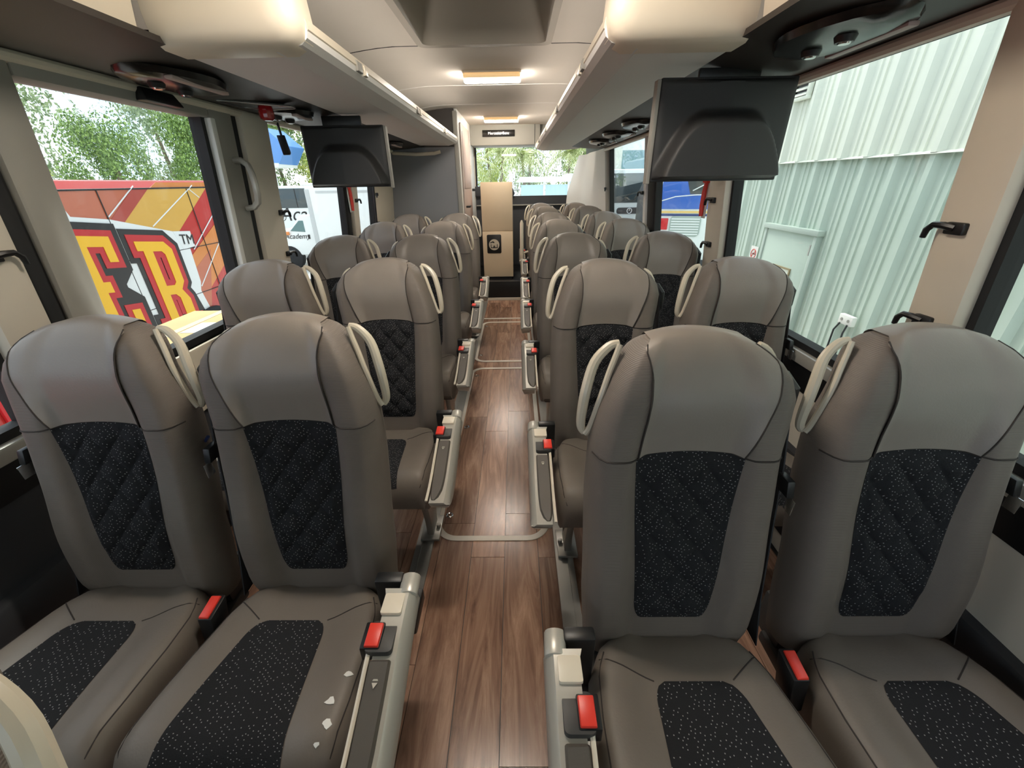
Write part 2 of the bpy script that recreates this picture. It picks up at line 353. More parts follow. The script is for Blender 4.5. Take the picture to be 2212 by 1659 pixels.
for sx in (-1, 1):
    x = CX + sx * 1.22; MB().box(min(x, x + sx * .04), max(x, x + sx * .04), Y0, Y1, 1.95, 2.26).obj('roof_side', M['white'], cl, smooth=False)
# roof hatch
rh = empty('roof_hatch', (0, 0, 0), 'recessed rectangular roof hatch above the aisle', 'roof hatch')
o_ = rrect(HX0 - .02, HX1 + .02, HY0 - .02, HY1 + .03, .05); i_ = rrect(HX0 + .012, HX1 - .012, HY0 + .012, HY1 - .012, .04); t_ = rrect(HX0 + .06, HX1 - .06, HY0 + .06, HY1 - .10, .05)
zz = 2.02
MB().loft([[(p[0], p[1], zz + .006) for p in o_], [(p[0], p[1], zz - .014) for p in o_], [(p[0], p[1], zz - .014) for p in i_]], cap=False).obj('hatch_frame', M['hatch'], rh)
MB().loft([[(p[0], p[1], zz - .014) for p in i_], [(p[0], p[1], zz + .15) for p in t_]], cap=False).obj('hatch_well', M['hatch'], rh)
MB().prism(t_, 'z', zz + .15, zz + .165).obj('hatch_lid', M['lid'], rh)
# ceiling lamps
lens_hot = mat('lamp_lens', (1, .9, .74, 1), .4, emit=(1, .92, .81, 1), es=LAMP); lens_warm = mat('lamp_cover', L(228, 190, 130), .4, emit=(1, .66, .32, 1), es=.35)
def lamp(y, label, w=.19, d=.075):
    o = empty('ceiling_light', (CX + .005, y, 2.02), label, 'ceiling light', 'warm lamps along the ceiling')
    MB().prism(rrect(-w, w, -d, d, .02), 'z', -.012, .004).obj('housing', M['cream'], o, bev=.003)
    MB().prism(rrect(-w + .004, w - .004, -d + .004, .012, .018), 'z', -.034, -.012).obj('lamp_cover', lens_warm, o, bev=.008)
    MB().prism(rrect(-w + .002, w - .002, .012, d - .004, .014), 'z', -.046, -.012).obj('lamp_lens', lens_hot, o, bev=.008)
    mb = MB(); mb.add([(-.05, -.045, -.0345), (-.012, -.020, -.0345), (-.0, -.048, -.0345), (.012, -.020, -.0345), (.05, -.045, -.0345), (0, -.03, -.0345)], [(0, 1, 5), (1, 2, 5), (2, 3, 5), (3, 4, 5)]); mb.obj('arrow_mark', M['white'], o, smooth=False)
lamp(3.24, 'large glowing rectangular ceiling light nearest the roof hatch')
lamp(5.22, 'smaller-looking glowing ceiling light just before the rear wall')
lamp(.95, 'ceiling light over the front rows, before the roof hatch')

M['led'] = mat('led_strip', (1, .9, .75, 1), .5, emit=(1, .91, .80, 1), es=LED)  # warm emitter for the added ceiling fill, not a visible fitting
# ------------------------------------------------------------------ luggage racks and valances
def rack(side, ya, yb, label):
    def X(a): return CX + side * a
    o = empty('luggage_rack', (X(.6), ya, 1.70), label, 'luggage rack', 'overhead luggage racks'); ox, oy, oz = o.location
    def part(name, prof, m, y0=ya, y1=yb, bev=0, smooth=True, angle=35):
        mb = MB(); mb.prism([(X(p[0]) - ox, p[1] - oz) for p in prof], 'y', y0 - oy, y1 - oy); return mb.obj(name, M[m], o, bev=bev, smooth=smooth, angle=angle)
    part('underside', [(.747, 1.705), (.49, 1.700), (.49, 1.712), (.90, 1.725), (.90, 1.715)], 'rack', ya + .10, smooth=False)
    part('nose', [(.488, 1.699), (.4155, 1.714), (.398, 1.728), (.394, 1.742), (.398, 1.770), (.404, 1.770), (.410, 1.750), (.440, 1.750), (.446, 1.742), (.488, 1.722)], 'rack', ya + .06, angle=14)
    part('lit_strip', [(.3945, 1.7425), (.391, 1.746), (.394, 1.768), (.399, 1.768)], 'cream', ya + .06)
    part('led_strip', [(.412, 1.7505), (.438, 1.7505), (.438, 1.7525), (.412, 1.7525)], 'led', ya + .12, yb - .05)  # added glowing strip, kept out of sight behind the lip to light the ceiling
    part('tray_floor', [(.445, 1.742), (.92, 1.755), (.92, 1.745), (.445, 1.732)], 'valance', ya + .06)
    part('back_panel', [(.90, 1.74), (.92, 1.74), (.95, 1.955), (.93, 1.955)], 'rack', ya + .06)
    # rounded cream end cap facing the front of the bus
    loops = []
    for yy, ins in ((ya + .11, 0), (ya + .03, 0), (ya + .006, .010), (ya - .006, .03), (ya - .012, .06)):
        pts = [(.765, 1.700 + ins), (.45 + ins * .3, 1.700 + ins), (.405 + ins, 1.722 + ins * .6), (.395 + ins, 1.76 + ins * .2), (.41 + ins * .8, 1.93 - ins), (.47, 1.96 - ins), (.765, 1.96 - ins)]
        loops.append([(X(p[0]) - ox, yy - oy, p[1] - oz) for p in pts])
    MB().loft(loops).obj('end_cap', M['cream'], o, angle=50)
    for yy in [ya + .42 + .95 * q for q in range(int((yb - ya - .4) / .95) + 1)]:
        for q, w in ((0, .05), (.075, .03)):
            mb = MB(); mb.hexa([(X(.3975) - ox, yy + q - oy, 1.729 - oz), (X(.386) - ox, yy + q - oy, 1.731 - oz), (X(.386) - ox, yy + q + w - oy, 1.731 - oz), (X(.3975) - ox, yy + q + w - oy, 1.729 - oz),
                                (X(.396) - ox, yy + q - oy, 1.762 - oz), (X(.388) - ox, yy + q - oy, 1.760 - oz), (X(.388) - ox, yy + q + w - oy, 1.760 - oz), (X(.396) - ox, yy + q + w - oy, 1.762 - oz)]); mb.obj('number_clip', M['cream'] if q else M['frame'], o, bev=.002)
    return o
rack(-1, 1.29, 4.44, 'long grey overhead luggage rack above the left seats')
rack(1, 1.33, 5.40, 'long grey overhead luggage rack above the right seats')
for side, n in ((-1, 21), (1, 22)):    # closed cream bin panel ahead of each rack
    ya = 1.29 if side < 0 else 1.33; X = lambda a: CX + side * a
    st(MB().prism([(X(.76), 1.712), (X(.775), 1.708), (X(.80), 1.715), (X(.80), 1.99), (X(.72), 1.99)], 'y', Y0, ya - .05).obj('trim_%d' % n, M['cream'], bev=.004))
    # dark valance between rack and window, gently bulging
    xw = wx(side, 1.685)
    pr = [(xw, 1.688), (X(1.03), 1.682), (X(.90), 1.690), (X(.745), 1.708), (X(.745), 1.722), (xw, 1.705)]
    st(MB().prism(pr, 'y', Y0, 4.6 if side < 0 else 4.96).obj('trim_%d' % (n + 10), M['valance'], angle=60))
def service_unit(side, y, label, big=1.0):
    xc = CX + side * .93
    o = empty('reading_light_panel', (xc, y, 1.684), label, 'reading lights', 'overhead service panels')
    n = 20; pts = []
    for i in range(n):
        t = 2 * math.pi * i / n; pts.append((.125 * math.cos(t), .20 * big * math.copysign(abs(math.sin(t)) ** 1.3, math.sin(t))))
    MB().loft([[(p[0], p[1], .006) for p in pts], [(p[0] * .95, p[1] * .95, -.010) for p in pts], [(p[0] * .6, p[1] * .7, -.018) for p in pts]]).obj('panel', M['gloss'], o, angle=50)
    for q in (-.06, .06):
        MB().tube([(-.02 + .0, q, -.016), (-.02, q, -.030)], [.024, .019], 14).obj('spotlight', M['black'], o)
        MB().tube([(-.02, q, -.030), (-.02, q, -.033)], [.014, .012], 12).obj('spot_lens', M['chrome'], o)
    MB().box(.06, .085, -.13 * big, .13 * big, -.020, -.010).obj('bright_strip', M['pinkwood'], o, bev=.003)
    return o
ordn = ['first', 'second', 'third', 'fourth', 'fifth']
for i, y in enumerate((1.56, 2.255, 3.16, 3.95)): service_unit(-1, y, 'glossy dark reading light panel above left windows, %s from the lift door' % ordn[i], .64 if i == 1 else 1.0)
for i, y in enumerate((1.24, 2.1, 2.9, 3.5, 4.1)): service_unit(1, y, 'glossy dark reading light panel above right windows, %s from the front' % ordn[i])
# red dome lamp and hanging black tab on the left valance
o = empty('call_lamp', (-1.055, 2.03, 1.686), 'small red ribbed dome lamp under the left valance', 'lamp')
MB().loft([[(.030 * math.cos(t * math.pi / 6) * s_, .030 * math.sin(t * math.pi / 6) * s_, z) for t in range(12)] for z, s_ in ((.004, .8), (-.012, .95), (-.035, 1.0), (-.05, .9), (-.056, .6))]).obj('red_dome', M['lens'], o, angle=20)
pl = [(-.10, -.16), (.10, .02), (.10, .06), (-.02, .08), (-.10, .02)]
MB().prism([(p[0], p[1]) for p in pl], 'z', -.004, .002).obj('chrome_outline_plate', M['darkgrey'], o, smooth=False)
MB().tube([(p[0], p[1], -.005) for p in pl], .003, 6, True).obj('chrome_edge', M['chrome'], o)
o = empty('blind_pull', (-1.215, 2.42, 1.67), 'black tab hanging from the window rail left of the television', 'blind pull')
MB().tube([(0, 0, 0), (.006, 0, -.06)], .006, 8).obj('stem', M['black'], o)
MB().prism([(-.018, -.055), (.022, -.055), (.034, -.135), (.028, -.145), (-.006, -.145)], 'y', -.006, .006).obj('tab', M['black'], o, bev=.003)

# ------------------------------------------------------------------ televisions (seen from behind)
def tv(xc, y, z0, z1, w, label, side, rz):
    o = empty('television', (xc, y, z0), label, 'television', 'ceiling televisions', rz=rz); h = z1 - z0; a = w / 2
    MB().box(-a, a, -.005, .028, 0, h).obj('casing', M['tv'], o, bev=.004)
    def bulge(u, v):       # moulded back: concave sides rising to a trapezoid hump
        x = a * .985 * u; z = h * (.02 + .96 * v)
        hw = .94 - .40 * min(1.2, v / .62) ** 1.5; d1, d2 = (abs(u) - hw) * 1.0, (v - .64) * .9
        dd_ = max(d1, d2) + .05 * max(0, 1 - abs(d1 - d2) / .2) ** 2; hump = sm(.075, -.075, dd_)
        edge = sm(1.0, .95, abs(u)) * sm(0, .03, v) * sm(1, .97, v)
        return (x, -.006 - edge * (.004 + (.060 - .012 * v) * hump + .020 * (1 - abs(u))), z)
    MB().grid(bulge, lin(-1, 1, 61), lin(0, 1, 61)).obj('moulded_back', M['tv'], o, angle=60)
    MB().box(side * (a + .001) if side > 0 else -a - .014, a + .014 if side > 0 else -a - .001, -.004, .03, -.006, h - .004).obj('side_plate', M['frame'], o, bev=.002)
    MB().box(-a + .01, a - .01, .028, .03, .02, h - .02).obj('screen', M['gloss'], o, smooth=False)
    MB().box(-.10, .10, .006, .024, h - .004, 1.698 - z0).obj('mount', M['black'], o, bev=.003)
tv(-.895, 2.44, 1.368, 1.655, .425, 'black ceiling television above left seats, seen from behind', 1, .03)
tv(.702, 1.60, 1.372, 1.672, .445, 'black ceiling television above right seats, seen from behind', -1, .02)

# ------------------------------------------------------------------ rear of the bus
rw = st(MB().box(-1.3, 1.06, 6.30, 6.36, 0, 1.20).obj('wall_rear', M['dark']))
MB().box(-.55, .80, 6.24, 6.30, 1.075, 1.09).obj('ledge', M['frame'], rw, bev=.003)
MB().prism([(-.57, 1.20), (-.02, 1.20), (.0, 1.235), (-.03, 1.30), (-.07, 1.33), (-.57, 1.33)], 'y', 6.24, 6.32).obj('corner_hump', M['dark'], rw, bev=.01)
MB().box(-1.3, 1.06, 6.30, 6.36, 1.83, 2.2).obj('upper_panel', M['pillar'], rw)
MB().box(-1.3, -.54, 6.30, 6.36, 1.2, 1.83).obj('side_panel', M['pillar'], rw)
st(MB().box(-.55, 1.06, 6.325, 6.331, 1.2, 1.83).obj('window_50', M['clear'], smooth=False))
st(MB().tube([(-.535, 6.29, 1.2), (-.535, 6.29, 1.82)], .012, 8).obj('trim_24', M['rubber']))
hd = st(MB().prism(rrect(-.56, .33, 1.80, 2.06, .025), 'y', 5.92, 6.34).obj('trim_25', M['frame'], bev=.01))
MB().box(.255, .262, 5.915, 5.925, 1.81, 2.04).obj('panel_joint', M['darkgrey'], hd)
MB().box(.33, .70, 5.98, 6.34, 1.80, 2.06).obj('header_side', M['frame'], hd, bev=.02)
o = empty('display_sign', (-.198, 5.918, 1.930), 'small dark LED display with white lettering on the rear header', 'display')
MB().box(-.205, .205, -.012, .0, -.036, .036).obj('display_panel', M['gloss'], o, bev=.003)
glow = mat('led_white', (.9, .9, .9, 1), .5, emit=(1, 1, 1, 1), es=.35)
text_mesh('lettering', 'Mercedes-Benz', .043, glow, face_to((0, -.0135, 0), (1, 0, 0), (0, 0, 1)), .0008, parent=o)
# white curved corner pillar between right windows and rear window
def dp(z, t):
    xe = .735 + (.175) * max(0, min(1, (z - 1.2) / .58)); x0 = wx(1, z, -.01)
    P = [(x0, 4.96), (x0 - .005, 5.35), (x0 - .03, 5.75), ((x0 + xe) / 2 + .03, 6.05), (xe, 6.29)]
    s_ = t * 4; i = min(3, int(s_)); q = s_ - i
    return (P[i][0] + (P[i + 1][0] - P[i][0]) * q, P[i][1] + (P[i + 1][1] - P[i][1]) * q, z)
mb = MB(); zs = lin(.2, 1.69, 14); ts = lin(0, 1, 21)
mb.grid(lambda t, z: dp(z, t), ts, zs); mb.grid(lambda t, z: tuple(Vector(dp(z, t)) + Vector((.07 * (1 - t * .3), .0, 0))), ts, zs)
mb.grid(lambda q, z: tuple(Vector(dp(z, 1)) + Vector((.05 * q, .0, 0))), [0, 1], zs)
st(mb.obj('trim_26', M['white'], angle=70))
# toilet cabin on the left
tw = st(MB().box(-1.30, -.585, 4.60, 4.64, 0, 1.70).obj('wall_cabin', M['wallgrey']))
MB().box(-1.26, -.585, 4.60, 4.64, 1.70, 2.02).obj('upper_panel', M['valance'], tw)
MB().tube([(-1.22, 4.585, 1.655), (-.98, 4.575, 1.640), (-.80, 4.58, 1.645), (-.74, 4.595, 1.66)], .016, 8).obj('roll_edge', M['cream'], tw)
MB().box(-.598, -.555, 4.585, 4.645, 0, 2.0).obj('corner_post', M['frame'], tw, bev=.01)
MB().box(-.585, -.56, 4.645, 6.30, 0, 2.05).obj('side_wall', M['white'], tw)
dd = st(MB().prism(rrect(4.78, 5.60, .30, 1.93, .03), 'x', -.558, -.545).obj('door_2', M['pinkwood'], bev=.003))
MB().prism(rrect(4.86, 5.52, 1.32, 1.86, .02), 'x', -.546, -.541).obj('door_panel', M['pinkwood'], dd, bev=.002)
MB().box(-.546, -.500, 4.86, 4.885, 1.13, 1.15).obj('door_handle', M['black'], dd, bev=.004)
MB().box(-.51, -.498, 4.86, 4.98, 1.13, 1.15).obj('door_lever', M['black'], dd, bev=.004)
MB().box(-.546, -.542, 5.62, 5.68, 1.48, 1.57).obj('notice', M['cream'], dd, smooth=False)
MB().box(-.556, -.52, 5.78, 5.80, 1.28, 1.31).obj('hinge', M['black'], dd, bev=.003)
# tan cabinet with litter flap
o = empty('tan_cabinet', (-.222, 5.30, .24), 'tan cabinet with black litter flap standing on the rear step', 'cabinet')
MB().box(-.19, .19, .012, .46, .03, 1.142).obj('body', M['tan'], o, bev=.004)
MB().box(-.19, .19, .0, .012, .034, .592).obj('lower_panel', M['tan'], o, bev=.004)
MB().box(-.19, .19, .0, .012, .598, 1.142).obj('upper_panel', M['tan'], o, bev=.004)
MB().box(-.17, .17, .02, .44, 0, .03).obj('plinth', M['black'], o)
fp = MB().prism(rrect(-.137, .043, .33, .555, .016), 'y', -.012, .0).obj('litter_flap', M['black'], o, bev=.003)
MB().prism([(-.047 + .066 * math.cos(t * math.pi / 16), .435 + .066 * math.sin(t * math.pi / 16)) for t in range(32)], 'y', -.0155, -.0118).obj('round_emblem', M['cream'], fp)
mb = MB(); mb.box(-.090, -.082, -.018, -.0152, .402, .442).box(-.012, -.004, -.018, -.0152, .402, .442).box(-.090, -.004, -.018, -.0152, .394, .403)
mb.prism([(-.062, .405), (-.032, .405), (-.047, .432)], 'y', -.018, -.0152).prism([(-.098, .462), (-.06, .478), (-.04, .462), (-.05, .455), (-.07, .462), (-.092, .452)], 'y', -.018, -.0152)
mb.obj('hand_and_bin_symbol', M['black'], fp, smooth=False)
# grab post by the last right seats
o = empty('grab_post', (.075, 4.98, .55), 'pale vertical grab bar beside the rear right seats', 'grab bar')
MB().tube([(0, 0, .04), (0, 0, .40), (0, .01, .43)], [.024, .022, .010], 10).obj('bar', M['cream'], o)
MB().tube([(0, 0, .06), (.075, .02, .08)], .012, 8).obj('bracket', M['cream'], o)
MB().tube([(0, 0, 0), (0, 0, .05)], [.016, .028], 10).obj('foot', M['cream'], o)

# ------------------------------------------------------------------ seats
ZB, ZT = .40, 1.122
WN = [(.40, .182), (.55, .192), (.8, .194), (.90, .190), (.96, .199), (1.01, .203), (1.05, .196), (1.08, .178), (1.10, .155), (1.122, .115)]
WH = [(.40, .182), (.55, .192), (.8, .194), (.90, .190), (.94, .184), (1.0, .166), (1.05, .148), (1.085, .130), (1.105, .115), (1.122, .09)]
def ym(z): return -.125 + (z - .47) * (.125 / .65) - .010 * math.exp(-((z - .62) / .1) ** 2) - .012 * math.exp(-((z - 1.0) / .08) ** 2) + .012 * sm(1.0, 1.122, z)
def hh(z):
    r = .055; h = .046
    return h if z < ZT - r else h * math.sqrt(max(0, 1 - ((z - (ZT - r)) / r) ** 2))
def F(u, z, back=False, off=0.):
    w = lerp_tab(WH if u >= 0 else WN, z); a = abs(u); q = max(0, (a - .80) / .20)
    t = hh(z); 
    if back: y = ym(z) + t * math.sqrt(max(0, 1 - q * q)) + off
    else:
        b = (.026 * sm(.42, .66, a)) * (1 - .7 * sm(.88, 1.0, z)) * sm(.40, .5, z)
        y = ym(z) - (t + b) * math.sqrt(max(0, 1 - q * q)) - off
    return (u * w, y, z - .020 * u * u * sm(.95, 1.12, z))
def FX(x, z, off=0., back=False):
    w = lerp_tab(WH if x >= 0 else WN, z); return F(max(-1, min(1, x / w)), z, back, off)
ZS = lin(ZB, 1.05, 34) + [1.065, 1.078, 1.09, 1.10, 1.108, 1.115, 1.119, 1.1215]
US = lin(-1, -.8, 9)[:-1] + lin(-.8, .8, 33) + lin(.8, 1, 9)[1:]
def mirror(mb, sg):
    if sg < 0: mb.v = [(-p[0], p[1], p[2]) for p in mb.v]
    return mb
YR, YF = -.165, -.565
CWN = [(-.565, .215), (-.53, .232), (-.45, .225), (-.35, .212), (-.26, .197), (-.20, .170), (-.165, .13)]
CWH = [(-.565, .180), (-.53, .197), (-.45, .202), (-.35, .200), (-.26, .190), (-.20, .160), (-.165, .12)]
def ctop(u, y):
    w = lerp_tab(CWH if u >= 0 else CWN, y); a = abs(u); q = max(0, (a - .78) / .22)
    zc = .462 + .022 * sm(-.2, -.5, y) - .02 * sm(-.22, -.165, y)
    zc += .012 * sm(.35, .7, a)
    r = .075
    drop = 0 if y > YF + r else .085 * (1 - math.sqrt(max(0, 1 - ((YF + r - y) / r) ** 2)))
    return (u * w, y, zc - drop - .055 * (1 - math.sqrt(max(0, 1 - q * q))))
def CXY(x, y, off=0.):
    w = lerp_tab(CWH if x >= 0 else CWN, y); p = ctop(max(-1, min(1, x / w)), y); return (p[0], p[1], p[2] + off)
def seat_meshes(sg):
    D = {}
    # backrest
    loops = [[F(u, z) for u in US] + [F(u, z, True) for u in US[::-1][1:-1]] for z in ZS]
    D['backrest'] = mirror(MB().loft(loops), sg).mesh('backrest', M['textile'], angle=70)
    # headrest panel over the front and crest
    def xr(s_, side):   # panel edge as a function of height
        z = min(s_, 1.0); zz_ = .907 + .2135 * z
        if side < 0: return min(lerp_tab([(0, .103), (.12, .115), (.25, .128), (.4, .140), (.55, .149), (.7, .153), (.85, .151), (1, .138)], z), .90 * lerp_tab(WN, zz_))
        return min(lerp_tab([(0, .101), (.15, .095), (.3, .089), (.5, .084), (.7, .083), (.85, .088), (1, .096)], z), .86 * lerp_tab(WH, zz_))
    def hp(u, s_):
        if s_ <= 1: z = .907 + (1.1205 - .907) * s_; x = u * xr(s_, u); p = FX(x, z - .010 * u * u * max(0, 1 - s_ * 4), .0040)
        else: z = 1.1205 - .03 * (s_ - 1) * 5; x = u * xr(s_, u); p = FX(x, z, .0040, True)
        return (p[0], p[1], p[2] + (.003 * sm(.8, 1, s_)))
    D['headrest_panel'] = mirror(MB().grid(hp, lin(-1, 1, 41), [0, .03, .06, .1, .15, .2, .25, .3, .35, .4, .45, .5, .55, .6, .65, .7, .75, .79, .82, .85, .88, .90, .92, .935, .95, .965, .975, .99, 1.0, 1.01, 1.04, 1.1, 1.2]), sg).mesh('headrest_panel', M['leather'], angle=80)
    # quilted insert
    def ins(u, v):
        z = .505 + (.905 - .505) * v; hw = .080 + .025 * v; z -= .010 * u * u * v
        if v < .12: hw *= .80 + .20 * math.sqrt(max(0, 1 - (1 - v / .12) ** 2))
        x = u * hw; a, b = (x / .075 + z / .092) * math.pi, (x / .075 - z / .092) * math.pi
        q = (abs(math.sin(a) * math.sin(b))) ** .5
        e = min(1, (1 - abs(u)) / .22) * min(1, v / .1) * min(1, (1 - v) / .1); e1 = min(1, (1 - abs(u)) / .05, v / .03, (1 - v) / .03)
        return FX(x, z, .0012 + .0022 * e1 + .0135 * q * e)
    D['back_insert'] = mirror(MB().grid(ins, lin(-1, 1, 57), lin(0, 1, 101)), sg).mesh('back_insert', M['insert'], angle=80)
    D['cross_seam'] = mirror(MB().tube([FX(x, .906 - .010 * min(1, (x / .1) ** 2), .0012) for x in lin(-.186, .186, 34)], .0017, 5), sg).mesh('cross_seam', M['seam'])
    for s_, nm in ((-1, 'outer_seam'), (1, 'inner_seam')): D[nm] = mirror(MB().tube([hp(s_, v) for v in lin(0, .97, 18)], .0017, 5), sg).mesh(nm, M['seam'])
    # grab handle loop on the aisle-side shoulder
    out = crom([(.132, 1.092), (.152, 1.086), (.180, 1.058), (.196, 1.012), (.203, .965), (.204, .928), (.196, .913)], 4)
    inn = crom([(.196, .913), (.186, .932), (.172, .985), (.156, 1.035), (.140, 1.072), (.132, 1.092)], 4)
    n_ = len(out); mb = MB(); mb.tube([(p[0], ym(p[1]) + .010, p[1]) for p in out], [.0075 + .003 * math.sin(math.pi * i_ / (n_ - 1)) for i_ in range(n_)], 10)
    mb.tube([(p[0], ym(p[1]) + .002, p[1]) for p in inn], .0062, 8)
    D['grab_handle'] = mirror(mb, sg).mesh('grab_handle', M['handle'])
    mb = MB(); mb.tube(crom([(-.160, ym(1.08) + .040, 1.074), (-.180, ym(1.06) + .045, 1.062), (-.196, ym(1.03) + .045, 1.03), (-.200, ym(1.0) + .045, .99)], 3), .009, 8)
    D['shoulder_cap'] = mirror(mb, sg).mesh('shoulder_cap', M['handle'])
    # cushion
    ys = [YR, -.18, -.20, -.23, -.26] + lin(-.30, -.48, 7) + [-.495, -.51, -.525, -.538, -.549, -.557, -.562, YF]
    loops = []
    for y in ys:
        top = [ctop(u, y) for u in US]; zb = .345 + (.03 if y < -.54 else 0)
        bot = [(p[0] * .97, p[1], zb) for p in top[::-1]]
        loops.append(top + bot)
    D['cushion'] = mirror(MB().loft(loops), sg).mesh('cushion', M['cushion'], angle=60)
    def ci(u, v):
        y = -.278 + v * (-.552 + .278); hw = (.082 + .036 * v) 
        if v < .16: hw *= .72 + .28 * math.sqrt(max(0, 1 - (1 - v / .16) ** 2))
        e = min(1, (1 - abs(u)) / .08) * min(1, v / .05)
        return CXY(u * hw - .018 - .01 * v, y, .001 + .0025 * e)
    D['cushion_insert'] = mirror(MB().grid(ci, lin(-1, 1, 25), lin(0, 1, 33)), sg).mesh('cushion_insert', M['insert'], angle=80)
    for nm, x0, x1 in (('outer_stitch', -.098, -.165), ('inner_stitch', .062, .165)): D[nm] = mirror(MB().tube([CXY(x0 + (x1 - x0) * t, -.278 + .045 * t, .0005) for t in lin(0, 1, 8)], .0014, 5), sg).mesh(nm, M['seam'])
    for nm, s_ in (('outer_welt', -1), ('inner_welt', 1)): D[nm] = mirror(MB().tube([ctop(s_ * .90, y) for y in lin(-.22, -.55, 14)], .0016, 5), sg).mesh(nm, M['seam'])
    # seat pan / bracket
    D['seat_frame'] = mirror(MB().box(-.17, .17, -.50, -.10, .315, .35).box(-.16, .16, -.15, -.06, .33, .45), sg).mesh('seat_frame', M['darkgrey'], bev=.008)
    # belt down the window-side flank
    mb = MB(); pth = [(-.205, .015, 1.03), (-.213, -.01, .99), (-.213, -.05, .85), (-.214, -.08, .70), (-.214, -.12, .52), (-.208, -.16, .42)]
    for a, b in zip(pth, pth[1:]):
        mb.hexa([(a[0] - .0015, a[1] - .022, a[2]), (a[0] + .0015, a[1] - .022, a[2]), (a[0] + .0015, a[1] + .022, a[2]), (a[0] - .0015, a[1] + .022, a[2]), (b[0] - .0015, b[1] - .022, b[2]), (b[0] + .0015, b[1] - .022, b[2]), (b[0] + .0015, b[1] + .022, b[2]), (b[0] - .0015, b[1] + .022, b[2])])
    D['seat_belt'] = mirror(mb, sg).mesh('seat_belt', M['belt'], smooth=False)
    mb = MB(); mb.tube([(-.195, .02, 1.00), (-.210, .0, 1.02), (-.222, -.015, 1.0), (-.222, -.02, .95), (-.215, -.02, .92)], [.010, .013, .012, .010, .007], 8); D['belt_guide'] = mirror(mb, sg).mesh('belt_guide', M['black'])
    mb = MB(); mb.hexa([(-.222, -.115, .80), (-.206, -.115, .80), (-.206, -.065, .80), (-.222, -.065, .80), (-.222, -.105, .835), (-.206, -.105, .835), (-.206, -.07, .835), (-.222, -.07, .835)]); D['belt_tongue'] = mirror(mb, sg).mesh('belt_tongue', M['black'], bev=.003)
    mb = MB(); mb.box(-.219, -.2165, -.125, -.10, .765, .80); D['tongue_blade'] = mirror(mb, sg).mesh('tongue_blade', M['chrome'], bev=.001)
    # buckle between seats
    mb = MB(); mb.hexa([(.205, -.30, .395), (.235, -.30, .395), (.235, -.25, .40), (.205, -.25, .40), (.203, -.285, .480), (.237, -.285, .480), (.237, -.225, .488), (.203, -.225, .488)]); D['buckle'] = mirror(mb, sg).mesh('buckle', M['black'], bev=.004)
    mb = MB(); mb.hexa([(.206, -.284, .480), (.230, -.284, .480), (.230, -.230, .487), (.206, -.230, .487), (.207, -.282, .486), (.229, -.282, .486), (.229, -.233, .493), (.207, -.233, .493)]); D['red_button'] = mirror(mb, sg).mesh('red_button', M['red'], bev=.002)
    # folded-down armrest along the aisle side
    AX = lambda x: .205 + (x - .205) * 1.38
    def arm_z(y): return .575 - .085 * sm(-.27, -.66, y) 
    def sect(y, w0, w1, dz0, dz1): return [(w0, y, arm_z(y) + dz0), (w1, y, arm_z(y) + dz0), (w1, y, arm_z(y) + dz1), (w0, y, arm_z(y) + dz1)]
    def widen(m_): m_.v = [(AX(p[0]), p[1], p[2]) for p in m_.v]; return m_
    ys = [-.275, -.30, -.36, -.42, -.48, -.54, -.59, -.625, -.650, -.662]
    low = [.055, .065, .075, .085, .09, .088, .075, .055, .03, .012]
    mb = MB(); mb.loft([[(.213 + (.006 if i else 0), y, arm_z(y)), (.253, y, arm_z(y)), (.262, y, arm_z(y) - .012), (.266, y, arm_z(y) - l_ * .6), (.258, y, arm_z(y) - l_), (.222, y, arm_z(y) - l_ * .95)] for i, (y, l_) in enumerate(zip(ys, low))])
    D['armrest'] = mirror(widen(mb), sg).mesh('armrest', M['silver'], angle=40)
    mb = MB(); mb.loft([[(a, y, arm_z(y) - .004), (b, y, arm_z(y) - .004), (b - .004, y, arm_z(y) + .009 * e), (a + .004, y, arm_z(y) + .009 * e)] for y, a, b, e in ((-.412, .2165, .248, .3), (-.418, .2155, .2485, 1), (-.50, .2150, .2485, 1.1), (-.57, .216, .248, 1.1), (-.61, .217, .246, 1), (-.638, .219, .240, .8), (-.650, .222, .234, .3))])
    D['armrest_pad'] = mirror(widen(mb), sg).mesh('armrest_pad', M['pad'], angle=40)
    mb = MB(); mb.tube([(.2125, y, arm_z(y) + .001) for y in lin(-.40, -.655, 10)], .0035, 6); D['pad_edge'] = mirror(widen(mb), sg).mesh('pad_edge', M['cream'])
    mb = MB(); mb.prism(rrect(.2165, .2485, -.333, -.287, .004), 'z', arm_z(-.31) - .006, arm_z(-.31) + .0035); D['armrest_plate'] = mirror(widen(mb), sg).mesh('armrest_plate', M['cream'], bev=.001)
    mb = MB(); mb.prism(rrect(.2075, .2465, -.405, -.342, .008), 'z', arm_z(-.37) - .02, arm_z(-.37) + .0035); D['buckle_recess'] = mirror(widen(mb), sg).mesh('buckle_recess', M['darkgrey'], bev=.001)
    mb = MB(); z_ = arm_z(-.37); mb.hexa([(.200, -.402, z_ - .03), (.229, -.402, z_ - .03), (.229, -.350, z_ - .03), (.200, -.350, z_ - .03), (.200, -.400, z_ + .006), (.2285, -.400, z_ + .006), (.2285, -.348, z_ + .010), (.200, -.348, z_ + .010)]); D['armrest_buckle'] = mirror(widen(mb), sg).mesh('armrest_buckle', M['black'], bev=.003)
    mb = MB(); mb.hexa([(.206, -.398, z_ + .004), (.2275, -.398, z_ + .004), (.2275, -.352, z_ + .008), (.206, -.352, z_ + .008), (.207, -.397, z_ + .011), (.2265, -.397, z_ + .011), (.2265, -.353, z_ + .015), (.207, -.353, z_ + .015)]); D['armrest_red_button'] = mirror(widen(mb), sg).mesh('armrest_red_button', M['red'], bev=.002)
